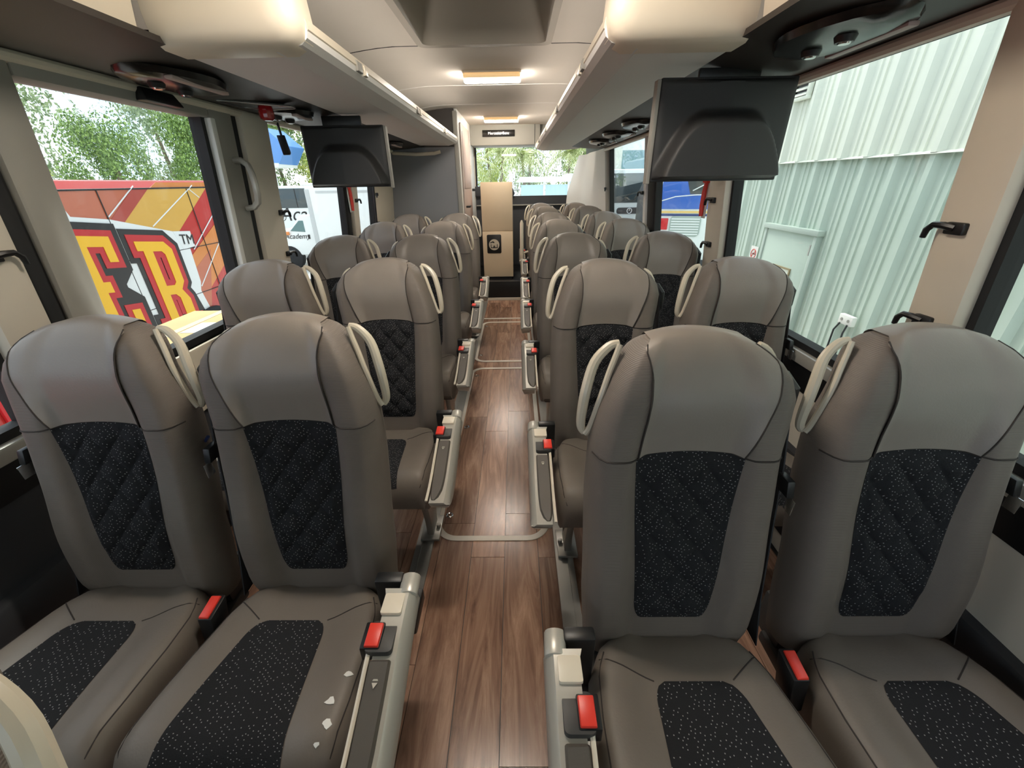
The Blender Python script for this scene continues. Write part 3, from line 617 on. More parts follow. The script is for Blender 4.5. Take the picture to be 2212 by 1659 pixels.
    mb = MB(); mb.cyl((.248, -.235, arm_z(-.27) - .012), (.250, -.285, arm_z(-.27) - .012), .0155, 16); D['pivot_cap'] = mirror(widen(mb), sg).mesh('pivot_cap', M['silver'], bev=.003)
    mb = MB(); mb.box(.190, .236, -.26, -.23, .40, .575).box(.19, .245, -.262, -.16, .38, .42); D['armrest_bracket'] = mirror(widen(mb), sg).mesh('armrest_bracket', M['black'], bev=.006)
    mb = MB(); z_ = arm_z(-.45) + .0105; mb.add([(.228, -.447, z_), (.236, -.447, z_), (.232, -.437, z_ + .002), (.228, -.450, z_), (.236, -.450, z_), (.232, -.460, z_)], [(0, 1, 2), (3, 4, 5)]); D['arrow_mark'] = mirror(widen(mb), sg).mesh('arrow_mark', M['silver'], smooth=False)
    # pedestal leg over the floor rail
    mb = MB(); mb.prism([(-.42, .33), (-.22, .33), (-.26, .10), (-.27, .016), (-.36, .016), (-.365, .10)], 'x', .110, .138); D['leg'] = mirror(mb, sg).mesh('leg', M['steel'], bev=.004)
    mb = MB(); mb.box(.085, .165, -.385, -.245, .012, .024); mb.cyl((.152, -.315, .024), (.152, -.315, .04), .010, 8); D['foot_plate'] = mirror(mb, sg).mesh('foot_plate', M['steel'], bev=.002)
    return D
SEAT = {-1: seat_meshes(1), 1: seat_meshes(-1)}     # left column carries the handle on +x, right column on -x
SUB = {'cross_seam': 'backrest', 'outer_seam': 'backrest', 'inner_seam': 'backrest', 'headrest_panel': 'backrest', 'back_insert': 'backrest', 'shoulder_cap': 'backrest', 'cushion_insert': 'cushion', 'outer_stitch': 'cushion', 'inner_stitch': 'cushion', 'outer_welt': 'cushion', 'inner_welt': 'cushion', 'belt_tongue': 'seat_belt', 'tongue_blade': 'seat_belt', 'belt_guide': 'seat_belt', 'red_button': 'buckle',
       'armrest_pad': 'armrest', 'pad_edge': 'armrest', 'armrest_plate': 'armrest', 'buckle_recess': 'armrest', 'armrest_buckle': 'armrest', 'armrest_red_button': 'armrest', 'pivot_cap': 'armrest', 'armrest_bracket': 'armrest', 'arrow_mark': 'armrest', 'foot_plate': 'leg'}
BASE = ['backrest', 'grab_handle', 'cushion', 'seat_frame', 'seat_belt']
def seat(side, x, y, aisle, label, leg=True, z=0.):
    o = empty('coach_seat', (x, y, z), label, 'seat', 'grey coach seats in rows'); D = SEAT[side]; P = {}
    names = BASE + (['armrest'] + (['leg'] if leg else []) if aisle else ['buckle'])
    for n in names: P[n] = link(n, D[n], o)
    for n, par in SUB.items():
        if par in P: P[n] = link(n, D[n], P[par])
    for n in ('armrest_red_button', 'red_button'):
        if n in P: P[n]['label'] = 'red belt release button'
    return o, P
LY = [.86, 1.60, 2.41, 3.28, 4.12]; RY = [.73, 1.51, 2.37, 3.27, 4.06, 5.06, 5.88]
rown = ['front row', 'second row', 'third row', 'fourth row', 'fifth row', 'sixth row', 'seventh row']
s1 = None
for i, y in enumerate(LY):
    a = seat(-1, (-.515, -.505, -.525, -.535, -.54)[i], y, True, 'grey and black aisle seat left of the aisle, %s%s' % (rown[i], ', white stains on its cushion' if i == 0 else ', last before the cabin wall' if i == 4 else ''))
    if i == 0: s1 = a
    seat(-1, (-.957, -.970, -.985, -.995, -1.0)[i], y, False, 'grey and black window seat by the left windows, %s' % rown[i])
for i, y in enumerate(RY):
    seat(1, (.335, .325, .315, .32, .33, .345, .335)[i], y, True, 'grey and black aisle seat right of the aisle, %s%s' % (rown[i], ', rearmost' if i == 6 else ''), leg=i < 6)
    seat(1, (.785, .815, .82, .825, .825, .83, .80)[i], y, False, 'grey and black window seat by the right windows, %s' % rown[i])
seat(-1, -.515, .135, True, 'nearest left seat, only its pale grab handle shows in the bottom left corner')
# white stains on the front left aisle cushion
for (x, y, r, n) in ((.150, -.455, .010, 9), (.158, -.492, .009, 10), (.165, -.405, .008, 7), (.15, -.520, .005, 8)):
    pts = [(x + r * random.uniform(.55, 1.25) * math.cos(t * 2 * math.pi / n), y + r * random.uniform(.5, 1.0) * math.sin(t * 2 * math.pi / n)) for t in range(n)]
    mb = MB(); mb.loft([[CXY(p[0], p[1], .0004) for p in pts], [CXY(p[0], p[1], .0018) for p in pts]]); tag(mb.obj('stain', M['white'], s1[1]['cushion'], smooth=False), 'white dried stain')
# small pen between the front left seats
o = empty('pen', (-.775, .805, .815), 'blue and white pen poking out between the two front left seats', 'pen', rz=.2)
o.rotation_euler = (.15, .75, .0)
MB().tube([(0, 0, 0), (0, 0, .035)], .004, 8).obj('barrel', mat('pen_blue', L(40, 60, 110), .3), o); MB().tube([(0, 0, 0), (0, 0, -.02)], [.004, .001], 8).obj('tip', M['white'], o)

# ------------------------------------------------------------------ hooks, hammers
def hook(side, y, z, flip, label):
    x = wx(side, z, -.03)
    o = empty('coat_hook', (x, y, z), label, 'coat hook', 'black coat hooks on the pillars')
    s_ = -side
    MB().box(min(-.004 * s_, .012 * s_), max(-.004 * s_, .012 * s_), -.022, .022, -.014, .012).obj('plate', M['black'], o, bev=.004)
    MB().tube([(.008 * s_, 0, 0), (.016 * s_, flip * .02, .004), (.018 * s_, flip * .042, .004), (.018 * s_, flip * .054, -.008), (.018 * s_, flip * .056, -.026)], [.008, .008, .007, .007, .006], 8).obj('arm', M['black'], o)
for a in ((-1, 2.30, 1.255, 1, 'black coat hook on the pillar right of the lift door, upper'), (-1, 2.30, 1.045, 1, 'black coat hook on the pillar right of the lift door, lower'), (-1, .97, 1.24, 1, 'black coat hook on the pillar at the left edge of the picture'),
          (-1, 3.43, 1.27, 1, 'black coat hook on the left pillar under the television'), (-1, 3.96, 1.30, -1, 'upper small black hook by the left rear blind rod'), (-1, 3.96, 1.06, -1, 'lower small black hook by the left rear blind rod'),
          (1, .96, 1.272, 1, 'large black coat hook on the front right pillar, upper'), (1, .96, 1.058, 1, 'large black coat hook on the front right pillar, lower'), (1, 2.19, 1.284, 1, 'black coat hook right of the red hammer, upper'), (1, 2.19, 1.075, 1, 'black coat hook right of the red hammer, lower'),
          (1, 3.44, 1.29, 1, 'black coat hook on the white frame left of the right television'), (1, 4.84, 1.30, -1, 'black coat hook on the grey pillar near the white corner')): hook(*a)
def hammer(side, y, z, label):
    x = wx(side, z, -.008); s_ = -side
    o = empty('emergency_hammer', (x, y, z), label, 'hammer', 'red window hammers')
    MB().box(min(0, .006 * s_), max(0, .006 * s_), -.022, .022, -.10, .10).obj('holder', M['white'], o, bev=.002)
    MB().tube([(.016 * s_, .0, -.09), (.018 * s_, .004, -.04), (.018 * s_, .004, .03), (.018 * s_, -.004, .07)], [.010, .012, .012, .010], 8).obj('handle', M['red'], o)
    MB().tube([(.018 * s_, -.024, .078), (.018 * s_, .022, .078)], .011, 8).obj('head', M['red'], o)
hammer(-1, 3.345, 1.29, 'red emergency hammer on the dark post under the left television')
hammer(1, 2.325, 1.29, 'red emergency hammer beside the window right of the blue bus')

# ------------------------------------------------------------------ outdoors
GZ = -1.6
asphalt = mat('asphalt', L(206, 204, 198), .9, var=.15, vscale=.6)
st(MB().box(-60, 60, -30, 80, GZ - .2, GZ).obj('floor_ground', asphalt, smooth=False))
# metal building on the right
BXW = 3.5
up_m = mat('white_sheet', L(232, 236, 222), .55, var=.05, vscale=1.2); lo_m = mat('green_white_sheet', L(196, 210, 198), .55, var=.06, vscale=1.2)
bl = empty('metal_building', (BXW, 4, GZ), 'pale corrugated metal building right outside the windows', 'building')
def sheet(y0, n, z0, z1, m, off):
    prof = []; per = .36
    for i in range(n):
        a = y0 + i * per
        for dy, dx in ((0, 0), (.035, -.045), (.085, -.045), (.12, 0), (.19, 0), (.196, -.012), (.212, -.012), (.218, 0), (.27, 0), (.276, -.012), (.292, -.012), (.298, 0)): prof.append((a + dy, dx + off))
    prof.append((y0 + n * per, off))
    mb = MB(); mb.loft([[(p[1], p[0] - 4, z0 - GZ) for p in prof], [(p[1], p[0] - 4, z1 - GZ) for p in prof]], cap=False, closed=False)
    mb.obj('wall_sheet', m, bl, smooth=False)
DY0, DY1, DT = 4.83, 5.88, .82
for i in range(11):
    y0 = -4.52 + i * 1.08
    sheet(y0, 3, 1.545, 4.2, up_m, 0); 
    sheet(y0, 3, GZ, 1.56, lo_m, .012)
MB().box(.06, 6, -8.5, 3.36, 0, 5.8).obj('wall_core', lo_m, bl, smooth=False)
MB().prism([(-.055, 3.135), (.0, 3.16), (.02, 3.20), (.02, 3.135)], 'y', -8.5, 3.36).obj('flashing', mat('flashing', L(196, 200, 190), .5), bl, smooth=False)
scr = M['steel']
dr = MB().box(-.045, .0, DY0 + .05 - 4, DY1 - .05 - 4, 0, DT - GZ - .05).obj('door_leaf', mat('sage_door', L(186, 200, 188), .5), bl, bev=.004)
mb = MB(); mb.box(-.06, .02, DY0 - 4, DY0 + .05 - 4, 0, DT - GZ).box(-.06, .02, DY1 - .05 - 4, DY1 - 4, 0, DT - GZ).box(-.075, .02, DY0 - .02 - 4, DY1 + .02 - 4, DT - GZ - .05, DT - GZ + .01); mb.obj('door_frame', mat('sage_frame', L(178, 190, 180), .5), bl, bev=.004)
mb = MB(); a, b, c_, e = 5.15 - 4, 5.50 - 4, -.25 - GZ, .33 - GZ; mb.box(-.056, -.046, a, b, c_, e); mb.obj('door_window', mat('cream_pane', L(222, 224, 210), .4), dr)
mb = MB(); mb.box(-.062, -.045, a - .02, a, c_, e + .02).box(-.062, -.045, b, b + .02, c_, e + .02).box(-.062, -.045, a, b, e, e + .02); mb.obj('window_bead', mat('brass_bead', L(150, 134, 100), .5), dr)
for z in (.55, -.3): MB().box(-.06, -.045, DY0 + .055 - 4, DY0 + .075 - 4, z - GZ, z + .12 - GZ).obj('hinge', M['steel'], dr)
o = empty('no_smoking_sign', (BXW - .056, 6.02, .30), 'small white no smoking sign left of the sage door', 'sign')
MB().box(0, .006, -.09, .09, -.08, .20).obj('plate', M['white'], o, smooth=False)
MB().tube([(-.002, .06 * math.cos(t * math.pi / 12), .10 + .06 * math.sin(t * math.pi / 12)) for t in range(24)], .006, 6, True).obj('ring', mat('sign_red', L(200, 60, 50), .5), o)
MB().tube([(-.002, -.042, .142), (-.002, .042, .058)], .005, 6).obj('slash', MATS['sign_red'], o)
MB().box(-.003, 0, -.04, .03, .092, .106).obj('cigarette', M['black'], o)
text_mesh('lettering', 'NO SMOKING', .026, M['black'], face_to((-.002, 0, -.03), (0, -1, 0), (0, 0, 1)), .0008, parent=o)
o = empty('wall_vent', (BXW - .045, 5.95, 2.20), 'white louvred vent high on the metal building', 'vent')
for a in ((-.26, .26, 0, .035), (-.26, .26, .27, .30)): MB().box(-.03, .02, a[0], a[1], a[2], a[3]).obj('frame_rail', up_m, o, bev=.003)
for a in (-.26, .225): MB().box(-.03, .02, a, a + .035, .035, .27).obj('frame_stile', up_m, o, bev=.003)
MB().box(-.0, .02, -.225, .225, .035, .27).obj('dark_back', M['dark'], o, smooth=False)
for q in range(4): MB().hexa([(-.02, -.225, .05 + q * .055), (-.015, -.225, .045 + q * .055), (-.015, .225, .045 + q * .055), (-.02, .225, .05 + q * .055), (0, -.225, .08 + q * .055), (.003, -.225, .075 + q * .055), (.003, .225, .075 + q * .055), (0, .225, .08 + q * .055)]).obj('louvre', up_m, o, smooth=False)
o = empty('security_light', (BXW - .14, 5.86, 2.42), 'black round floodlight fixed over the wall vent', 'light')
MB().tube([(0, 0, 0), (-.05, -.01, -.06), (-.10, -.02, -.14)], [.03, .055, .06], 14).obj('shade', M['black'], o); MB().tube([(.06, 0, .10), (0, 0, 0)], .014, 8).obj('arm', M['black'], o); MB().box(.02, .06, -.03, .03, .05, .14).obj('bracket', M['black'], o, bev=.004)
o = empty('power_outlet', (BXW - .04, 4.03, .02), 'white outdoor power outlet low on the metal wall', 'outlet')
MB().box(-.03, .02, -.09, .09, -.03, .07).obj('box', M['white'], o, bev=.006)
for q in (-.045, .045): MB().cyl((-.034, q, .02), (-.029, q, .02), .016, 10).obj('socket', M['frame'], o)
for q in (-.05, .05): MB().tube([(-.03, q, -.02), (-.06, q * 1.3, -.10), (-.05, q * 1.6, -.9), (-.04, q, -1.6)], .009, 6).obj('cable', M['black'], o)

# red tour bus on the left ( side face at BX )
BX = -5.0
def RB(y, z): return (y * 10 / 7, 1.38 + (z - 1.38) * 10 / 7)
rb = empty('tour_bus', (BX, 4, GZ), 'red and gold tour bus with giant block letters parked on the left', 'bus')
red1 = mat('bus_red', L(196, 52, 46), .3, coat=.4); terr = mat('bus_terracotta', L(196, 106, 74), .3, coat=.4); gold = mat('bus_gold', L(222, 172, 78), .3, coat=.4); rust = mat('bus_rust', L(178, 70, 56), .3, coat=.4); orange = mat('bus_orange', L(220, 134, 62), .3, coat=.4)
whit = mat('bus_white', L(236, 238, 236), .35); blk = mat('bus_black', L(38, 34, 34), .35); lred = mat('letter_red', L(196, 40, 44), .35); yel = mat('letter_yellow', L(246, 190, 40), .35)
def loc(y, z): return (y - 4, z - GZ)
ztop = RB(0, 1.452)[1]
mb = MB(); mb.prism([(-2.5, .35), (0, .35), (0, ztop - GZ - .10), (-.06, ztop - GZ - .015), (-.18, ztop - GZ), (-2.5, ztop - GZ)], 'y', -8, 4.6); mb.obj('body', red1, rb, bev=.0)
def face_poly(name, pts, m, lay, th=.004):
    mb = MB(); mb.prism([loc(*RB(*p)) for p in pts], 'x', lay - th, lay); return mb.obj(name, m, rb, smooth=False)
zt = 1.375
face_poly('colour_band', [(2.4, .02), (2.4, zt), (3.68, zt), (3.68 + .05, zt), (4.2, zt), (3.5, .9), (2.9, .02)], terr, .004)
face_poly('colour_band', [(2.9, .02), (3.5, .9), (4.2, zt), (4.02, zt), (3.35, .9), (2.75, .02)], rust, .008)
face_poly('colour_band', [(4.2, zt), (5.0, zt), (4.0, .72), (3.5, .02), (2.9, .02), (3.5, .9)], gold, .006)
face_poly('colour_band', [(5.05, 1.05), (5.5, 1.3), (5.5, .9), (4.55, .35), (4.25, .02), (3.95, .02), (4.4, .70)], orange, .006)
face_poly('colour_band', [(4.45, .6), (4.75, .75), (4.4, .02), (4.05, .02)], terr, .0075)
face_poly('roof_band', [(4.22, 1.378), (5.02, 1.378), (5.1, 1.43), (4.32, 1.43)], orange, .006)
for a, b in (((4.046, 1.40), (3.678, 1.164)), ((4.79, 1.40), (4.09, 1.05)), ((5.12, 1.20), (4.5, .78)), ((5.05, .9), (4.42, .40)), ((4.72, 1.37), (4.84, 1.28))):
    (y0, z0), (y1, z1) = loc(*RB(*a)), loc(*RB(*b)); MB().tube([(.009, y0, z0), (.009, y1, z1)], .008, 6).obj('pinstripe', whit, rb)
for a, b in (((2.4, 1.378), (5.6, 1.384)), ((3.67, 1.37), (3.67, .0)), ((4.69, 1.37), (4.71, .0)), ((2.4, .80), (5.4, .80)), ((2.4, .342), (5.4, .336)), ((2.4, 1.372), (5.6, 1.378))):
    (y0, z0), (y1, z1) = loc(*RB(*a)), loc(*RB(*b)); MB().tube([(.010, y0, z0), (.010, y1, z1)], .006, 6).obj('panel_joint', blk, rb)
# letters: nested outlines of a slab E and R
def curve_poly(name, polys, off, m, lay, shear=-.13, yc=3.8):
    cu = bpy.data.curves.new(name, 'CURVE'); cu.dimensions = '2D'; cu.fill_mode = 'BOTH'; cu.offset = off; cu.extrude = .003
    for pl_ in polys:
        sp_ = cu.splines.new('POLY'); sp_.points.add(len(pl_) - 1); sp_.use_cyclic_u = True
        for p_, q in zip(sp_.points, pl_):
            y, z = loc(*RB(q[0], q[1] + (q[0] - yc) * shear)); p_.co = (y, z, 0, 1)
    t = bpy.data.objects.new(name, cu); C.objects.link(t); dg = bpy.context.evaluated_depsgraph_get(); me = bpy.data.meshes.new_from_object(t.evaluated_get(dg)); bpy.data.objects.remove(t); bpy.data.curves.remove(cu)
    me.materials.clear(); me.materials.append(m); o = link(name, me, rb); o.matrix_local = Matrix(((0, 0, 1, lay), (1, 0, 0, 0), (0, 1, 0, 0), (0, 0, 0, 1))); return o
w = .085
Rr = [[(3.80, .95), (4.12, .95), (4.19, .88), (4.19, .56), (4.13, .48), (4.19, .38), (4.19, .17), (4.24, .17), (4.24, .085), (4.07, .085), (4.07, .40), (4.03, .44), (3.96, .44), (3.96, .17), (4.00, .17), (4.00, .085), (3.80, .085), (3.80, .17), (3.86, .17), (3.86, .865), (3.80, .865)],
      [(3.96, .86), (3.96, .53), (4.06, .53), (4.09, .56), (4.09, .83), (4.06, .86)][::-1]]
Er = [[(3.20, .99), (3.58, .99), (3.58, .78), (3.50, .78), (3.50, .905), (3.36, .905), (3.36, .62), (3.42, .62), (3.42, .53), (3.36, .53), (3.36, .235), (3.50, .235), (3.50, .36), (3.58, .36), (3.58, .15), (3.20, .15)]]
k_ = 10 / 7
Ro = [[(3.80, .95), (4.12, .95), (4.19, .88), (4.19, .56), (4.13, .48), (4.19, .38), (4.24, .17), (4.24, .085), (3.80, .085), (3.80, .17), (3.86, .17), (3.86, .865), (3.80, .865)]]
Eo = [[(3.20, .99), (3.58, .99), (3.58, .74), (3.46, .62), (3.46, .50), (3.58, .40), (3.58, .15), (3.20, .15)]]
face_poly('letter_border', [(2.6, 1.30), (3.30, 1.36), (3.36, 1.19), (3.68, 1.145), (4.30, .985), (4.45, .80), (4.43, .45), (4.39, .36), (4.46, .02), (3.5, -.1), (2.6, 0)], whit, .012)
for p, nm in ((Eo, 'letter_E'), (Ro, 'letter_R')):
    curve_poly(nm, p, .105 * k_, blk, .018); 
for p, nm in ((Er, 'letter_E'), (Rr, 'letter_R')):
    curve_poly(nm, p, .058 * k_ if nm == 'letter_R' else .05 * k_, lred, .024); curve_poly(nm, p, 0, yel, .030)
face_poly('mark_plate', [(4.30, .985), (4.53, .965), (4.53, .81), (4.36, .80)], whit, .014)
text_mesh('mark_TM', 'TM', .20, blk, face_to((.019, RB(4.45, 0)[0] - 4, RB(0, .885)[1] - GZ), (0, 1, -.1), (0, .1, 1)), .002, parent=rb)
for yy in (3.70, 4.42):
    y, z = loc(*RB(yy, -.23)); r = .50
    MB().tube([(.03 , y + (r + .02) * math.cos(math.pi * t / 14), z + (r + .02) * math.sin(math.pi * t / 14)) for t in range(15)], .05, 8).obj('wheel_arch', M['rubber'], rb)
    wh = MB().cyl((-.28, y, z), (.03, y, z), r, 28).obj('tyre', M['rubber'], rb, bev=.03); MB().cyl((.03, y, z), (.045, y, z), .29, 20).obj('hub', M['steel'], wh)
for i in range(8):
    (y, z) = loc(*RB(1.55 + i * .11, .12)); MB().prism([(y - .055, z - .5), (y + .03, z - .5), (y + .055, z + .42), (y - .03, z + .42)], 'x', .0, .035).obj('grille_rib', mat('grille_red', L(206, 40, 48), .35), rb, bev=.01)
# cartons beside it
card = mat('cardboard', L(206, 176, 124), .8, var=.06, vscale=3)
for i, (x, y, z, w_, d_, h_, lb) in enumerate(((-2.34, 2.66, -1.6, .50, .90, 1.05, 'lower large brown carton on the ground outside the lift door'), (-2.34, 2.66, -.545, .49, .88, 1.04, 'taped cardboard carton on top, outside the lift door window'))):
    o = empty('carton', (x, y, z), lb, 'carton', 'cartons outside the lift door'); a, b = w_ / 2, d_ / 2
    MB().box(-a, a, -b, b, 0, h_ - .01).obj('body', card, o, bev=.004)
    for q in (-1, 1): MB().box(min(0, q * a) + .002, max(0, q * a) - .002, -b, b, h_ - .01, h_ + .002).obj('flap', card, o, bev=.001)
    MB().box(-.03, .03, -b, b, h_ + .002, h_ + .004).obj('tape', mat('tape', L(222, 206, 170), .3), o, smooth=False)
    MB().box(.05, .22, -.1, .12, h_ + .002, h_ + .005).obj('label_sheet', M['white'], o, smooth=False)

# vehicles behind on the left: box truck, white bus, blue roof
o = empty('box_truck', (-7.6, 16, GZ), 'white box truck with lettered cab seen through the left windows', 'truck')
tw_ = mat('truck_white', L(238, 242, 240), .4)
MB().box(-.05, 5.2, 0, 2.4, .85, 2.93).obj('cargo_box', tw_, o, bev=.06)
MB().box(.35, 5.0, -.012, 0, 2.72, 2.80).obj('top_rail', mat('truck_grey', L(196, 200, 200), .4), o)
MB().box(-.04, .12, -.02, .02, .9, 2.85).obj('front_rail', MATS['truck_grey'], o, bev=.01)
MB().prism([(-1.9, .55), (-.1, .55), (-.1, 1.98), (-.55, 1.98), (-.95, 1.52), (-1.9, 1.40)], 'y', .15, 2.2).obj('cab', tw_, o, bev=.05)
cbw = MB().prism([(-.98, 1.44), (-.42, 1.40), (-.42, 1.80), (-.58, 1.80)], 'y', .135, .15).obj('cab_window', mat('cab_glass', L(96, 128, 128), .08), o)
MB().prism([(-1.6, .5), (-1.1, .5), (-1.1, .48), (-1.6, .48)], 'y', .1, .2).obj('step', M['black'], o)
MB().box(-.34, -.28, .12, .15, 1.15, 1.30).obj('door_latch', M['black'], o)
MB().box(-1.15, -1.02, .05, .12, 1.3, 1.42).obj('mirror', orange, o, bev=.01)
text_mesh('lettering', 'Academy', .26, M['black'], face_to((-.78, .138, 1.24), (1, 0, 0), (0, 0, 1)), .002, .3, parent=o)
for x in (-1.2, 3.9): MB().cyl((x, .12, .45), (x, .42, .45), .45, 24).obj('wheel', M['rubber'], o, bev=.03)
def coach(name, loc_, label, L_, H_, W_, rot, parts):
    o = empty(name, loc_, label, 'bus', rz=rot)
    MB().box(0, L_, 0, W_, .4, H_).obj('body', parts['body'], o, bev=.12)
    MB().box(.05, L_ - .05, -.012, 0, parts['w0'], parts['w1']).obj('window_band', parts['glass'], o, bev=.004)
    for x in parts['wheels']: MB().cyl((x, -.02, .5), (x, .3, .5), .5, 24).obj('wheel', M['rubber'], o, bev=.03)
    for x in parts['bars']: MB().box(x - .02, x + .02, -.016, -.01, parts['w0'], parts['w1']).obj('window_bar', M['black'], o)
    return o
dkg = mat('bus_glass', L(62, 74, 78), .08, coat=.4)
o = coach('white_coach', (-19, 20, GZ), 'white coach with black window band behind the box truck', 12, 2.98, 2.5, 0, dict(body=tw_, glass=dkg, w0=2.06, w1=2.87, wheels=(2.5, 10.2), bars=(1.5, 3, 4.5, 6, 7.5, 9, 10.5)))
text_mesh('lettering', 'Academy', .85, M['black'], face_to((9.6, -.006, 1.78), (1, 0, 0), (0, 0, 1)), .002, .35, parent=o)
MB().tube([(8.16 + .17 * math.cos(t * math.pi / 10), -.006, 1.70 + .17 * math.sin(t * math.pi / 10)) for t in range(20)], .014, 6, True).obj('ring_emblem', M['black'], o)
text_mesh('lettering', 'A', .24, M['black'], face_to((8.16, -.006, 1.70), (1, 0, 0), (0, 0, 1)), .002, parent=o)
MB().box(9.0, 10.6, .6, 1.9, 2.98, 3.08).obj('roof_unit', tw_, o, bev=.06)
o = empty('blue_canopy', (-16, 26, GZ), 'bright blue canopy with white fascia beyond the coach', 'canopy')
MB().prism([(-1, 4.1), (2.5, 4.1), (3.1, 4.95), (3.1, 5.0), (2.1, 5.9), (-1, 5.9)], 'y', 0, 2.2).obj('blue_roof', mat('canopy_blue', L(84, 142, 214), .6), o)
MB().prism([(-1, 3.95), (2.45, 3.95), (2.5, 4.15), (-1, 4.25)], 'y', -.05, 2.2).obj('white_fascia', tw_, o)
for x in (-.8, 1.8): MB().box(x, x + .15, .3, .45, 0, 4).obj('post', tw_, o)

# vehicles on the right
o = empty('blue_white_bus', (3.95, 12, GZ), 'rear of a blue and white bus seen through the right window', 'bus', rz=-.335)
bb = mat('bus_blue', L(52, 104, 196), .25, coat=.5); bw = mat('bus_white2', L(232, 238, 238), .3, coat=.3)
MB().box(0, 2.5, 0, 5, .35, 3.5).obj('body', bw, o, bev=.10)
MB().prism([(.03, 2.25), (2.47, 2.25), (2.47, 3.3), (.25, 3.3), (.03, 2.9)], 'y', -.02, .05).obj('blue_upper', bb, o, bev=.01)
MB().prism([(.75, 2.62), (2.3, 2.62), (2.3, 3.2), (.55, 3.2)], 'y', -.035, -.018).obj('rear_window', dkg, o, bev=.005)
MB().box(.03, 2.47, -.022, .05, 2.155, 2.205).obj('yellow_stripe', mat('stripe_yellow', L(236, 200, 120), .4), o); MB().box(.03, 2.47, -.022, .05, 2.08, 2.13).obj('navy_stripe', mat('stripe_navy', L(50, 66, 120), .4), o)
for x in (.10, 2.18): MB().box(x, x + .2, -.03, .02, 1.72, 2.02).obj('tail_light', mat('tail_red', L(206, 44, 50), .25), o, bev=.02)
gr = MB().prism(rrect(.34, 1.14, 1.55, 2.08, .12), 'y', -.018, .0).obj('grille', mat('grille_grey', L(170, 184, 178), .5), o)
for q in range(7): MB().box(.38, 1.10, -.034, -.016, 1.60 + q * .065, 1.63 + q * .065).obj('grille_slat', bw, gr)
MB().tube([(.03, -.025, 2.45), (.4, -.03, 2.56), (.9, -.03, 2.60), (1.5, -.03, 2.6)], .014, 6).obj('white_swoosh', bw, o); MB().tube([(.8, -.045, 2.70), (1.1, -.045, 2.86), (1.6, -.045, 2.96), (2.2, -.045, 3.0)], .014, 6).obj('white_swoosh', bw, o)
MB().box(.05, 2.45, -.06, .1, .55, .95).obj('bumper', M['dark'], o, bev=.03)
for x in (.25, 2.25): MB().cyl((x - .15, 1.5, .5), (x + .15, 1.5, .5), .5, 24).obj('wheel', M['rubber'], o)
o = empty('dark_truck', (6.25, 19.5, GZ), 'dark truck standing left of the blue and white bus', 'truck')
MB().prism([(0, .6), (1.6, .6), (1.6, 3.2), (.3, 3.2), (0, 2.4)], 'y', 0, 3).obj('cab', M['dark'], o, bev=.08); MB().box(.1, .5, -.1, 0, 2.2, 2.5).obj('mirror', M['steel'], o, bev=.02); MB().box(.05, 1.5, -.15, 0, 1.0, 1.25).obj('bumper', M['steel'], o, bev=.04)
MB().cyl((.1, -.1, .55), (.45, -.1, .55), .55, 24).obj('wheel', M['rubber'], o); MB().cyl((.08, -.1, .55), (.12, -.1, .55), .28, 16).obj('hub', M['chrome'], o)
o = empty('white_bus_front', (5.1, 24, GZ), 'front of a white bus with a wide dark windscreen, right rear window', 'bus')
MB().box(0, 2.4, .02, 4, .4, 3.5).obj('body', bw, o, bev=.12)
MB().box(.10, 2.30, -.01, .05, 1.86, 3.3).obj('windscreen', dkg, o, bev=.03)
for x in (.7, 1.25): MB().tube([(x, -.02, 1.9), (x + .6, -.02, 2.4)], .012, 6).obj('wiper', M['black'], o)
gg = MB().prism(rrect(.5, 1.9, 1.30, 1.62, .14), 'y', -.01, .03).obj('grille', M['dark'], o); MB().box(.58, 1.82, -.02, -.008, 1.44, 1.48).obj('chrome_bar', M['chrome'], gg)
MB().tube([(1.2 + .13 * math.cos(t * math.pi / 8), -.025, 1.46 + .13 * math.sin(t * math.pi / 8)) for t in range(16)], .018, 6, True).obj('star_ring', M['chrome'], gg)
for a in (90, 210, 330): MB().tube([(1.2, -.025, 1.46), (1.2 + .13 * math.cos(math.radians(a)), -.025, 1.46 + .13 * math.sin(math.radians(a)))], .014, 6).obj('star_spoke', M['chrome'], gg)
MB().box(.95, 1.45, -.01, .03, .85, 1.02).obj('plate', M['dark'], o)
for x in (.12, 1.9): MB().box(x, x + .35, -.01, .05, 1.0, 1.25).obj('headlight', M['chrome'], o, bev=.02)
for x in (.2, 2.2): MB().cyl((x - .12, 1, .5), (x + .12, 1, .5), .5, 24).obj('wheel', M['rubber'], o)
o = coach('tall_white_coach', (7.0, 30, GZ), 'tall white coach with blue-tinted windows behind the white bus front', 9, 5.4, 2.5, .1, dict(body=bw, glass=mat('teal_glass', L(120, 160, 172), .1), w0=3.3, w1=4.7, wheels=(2, 7), bars=(2, 4, 6)))
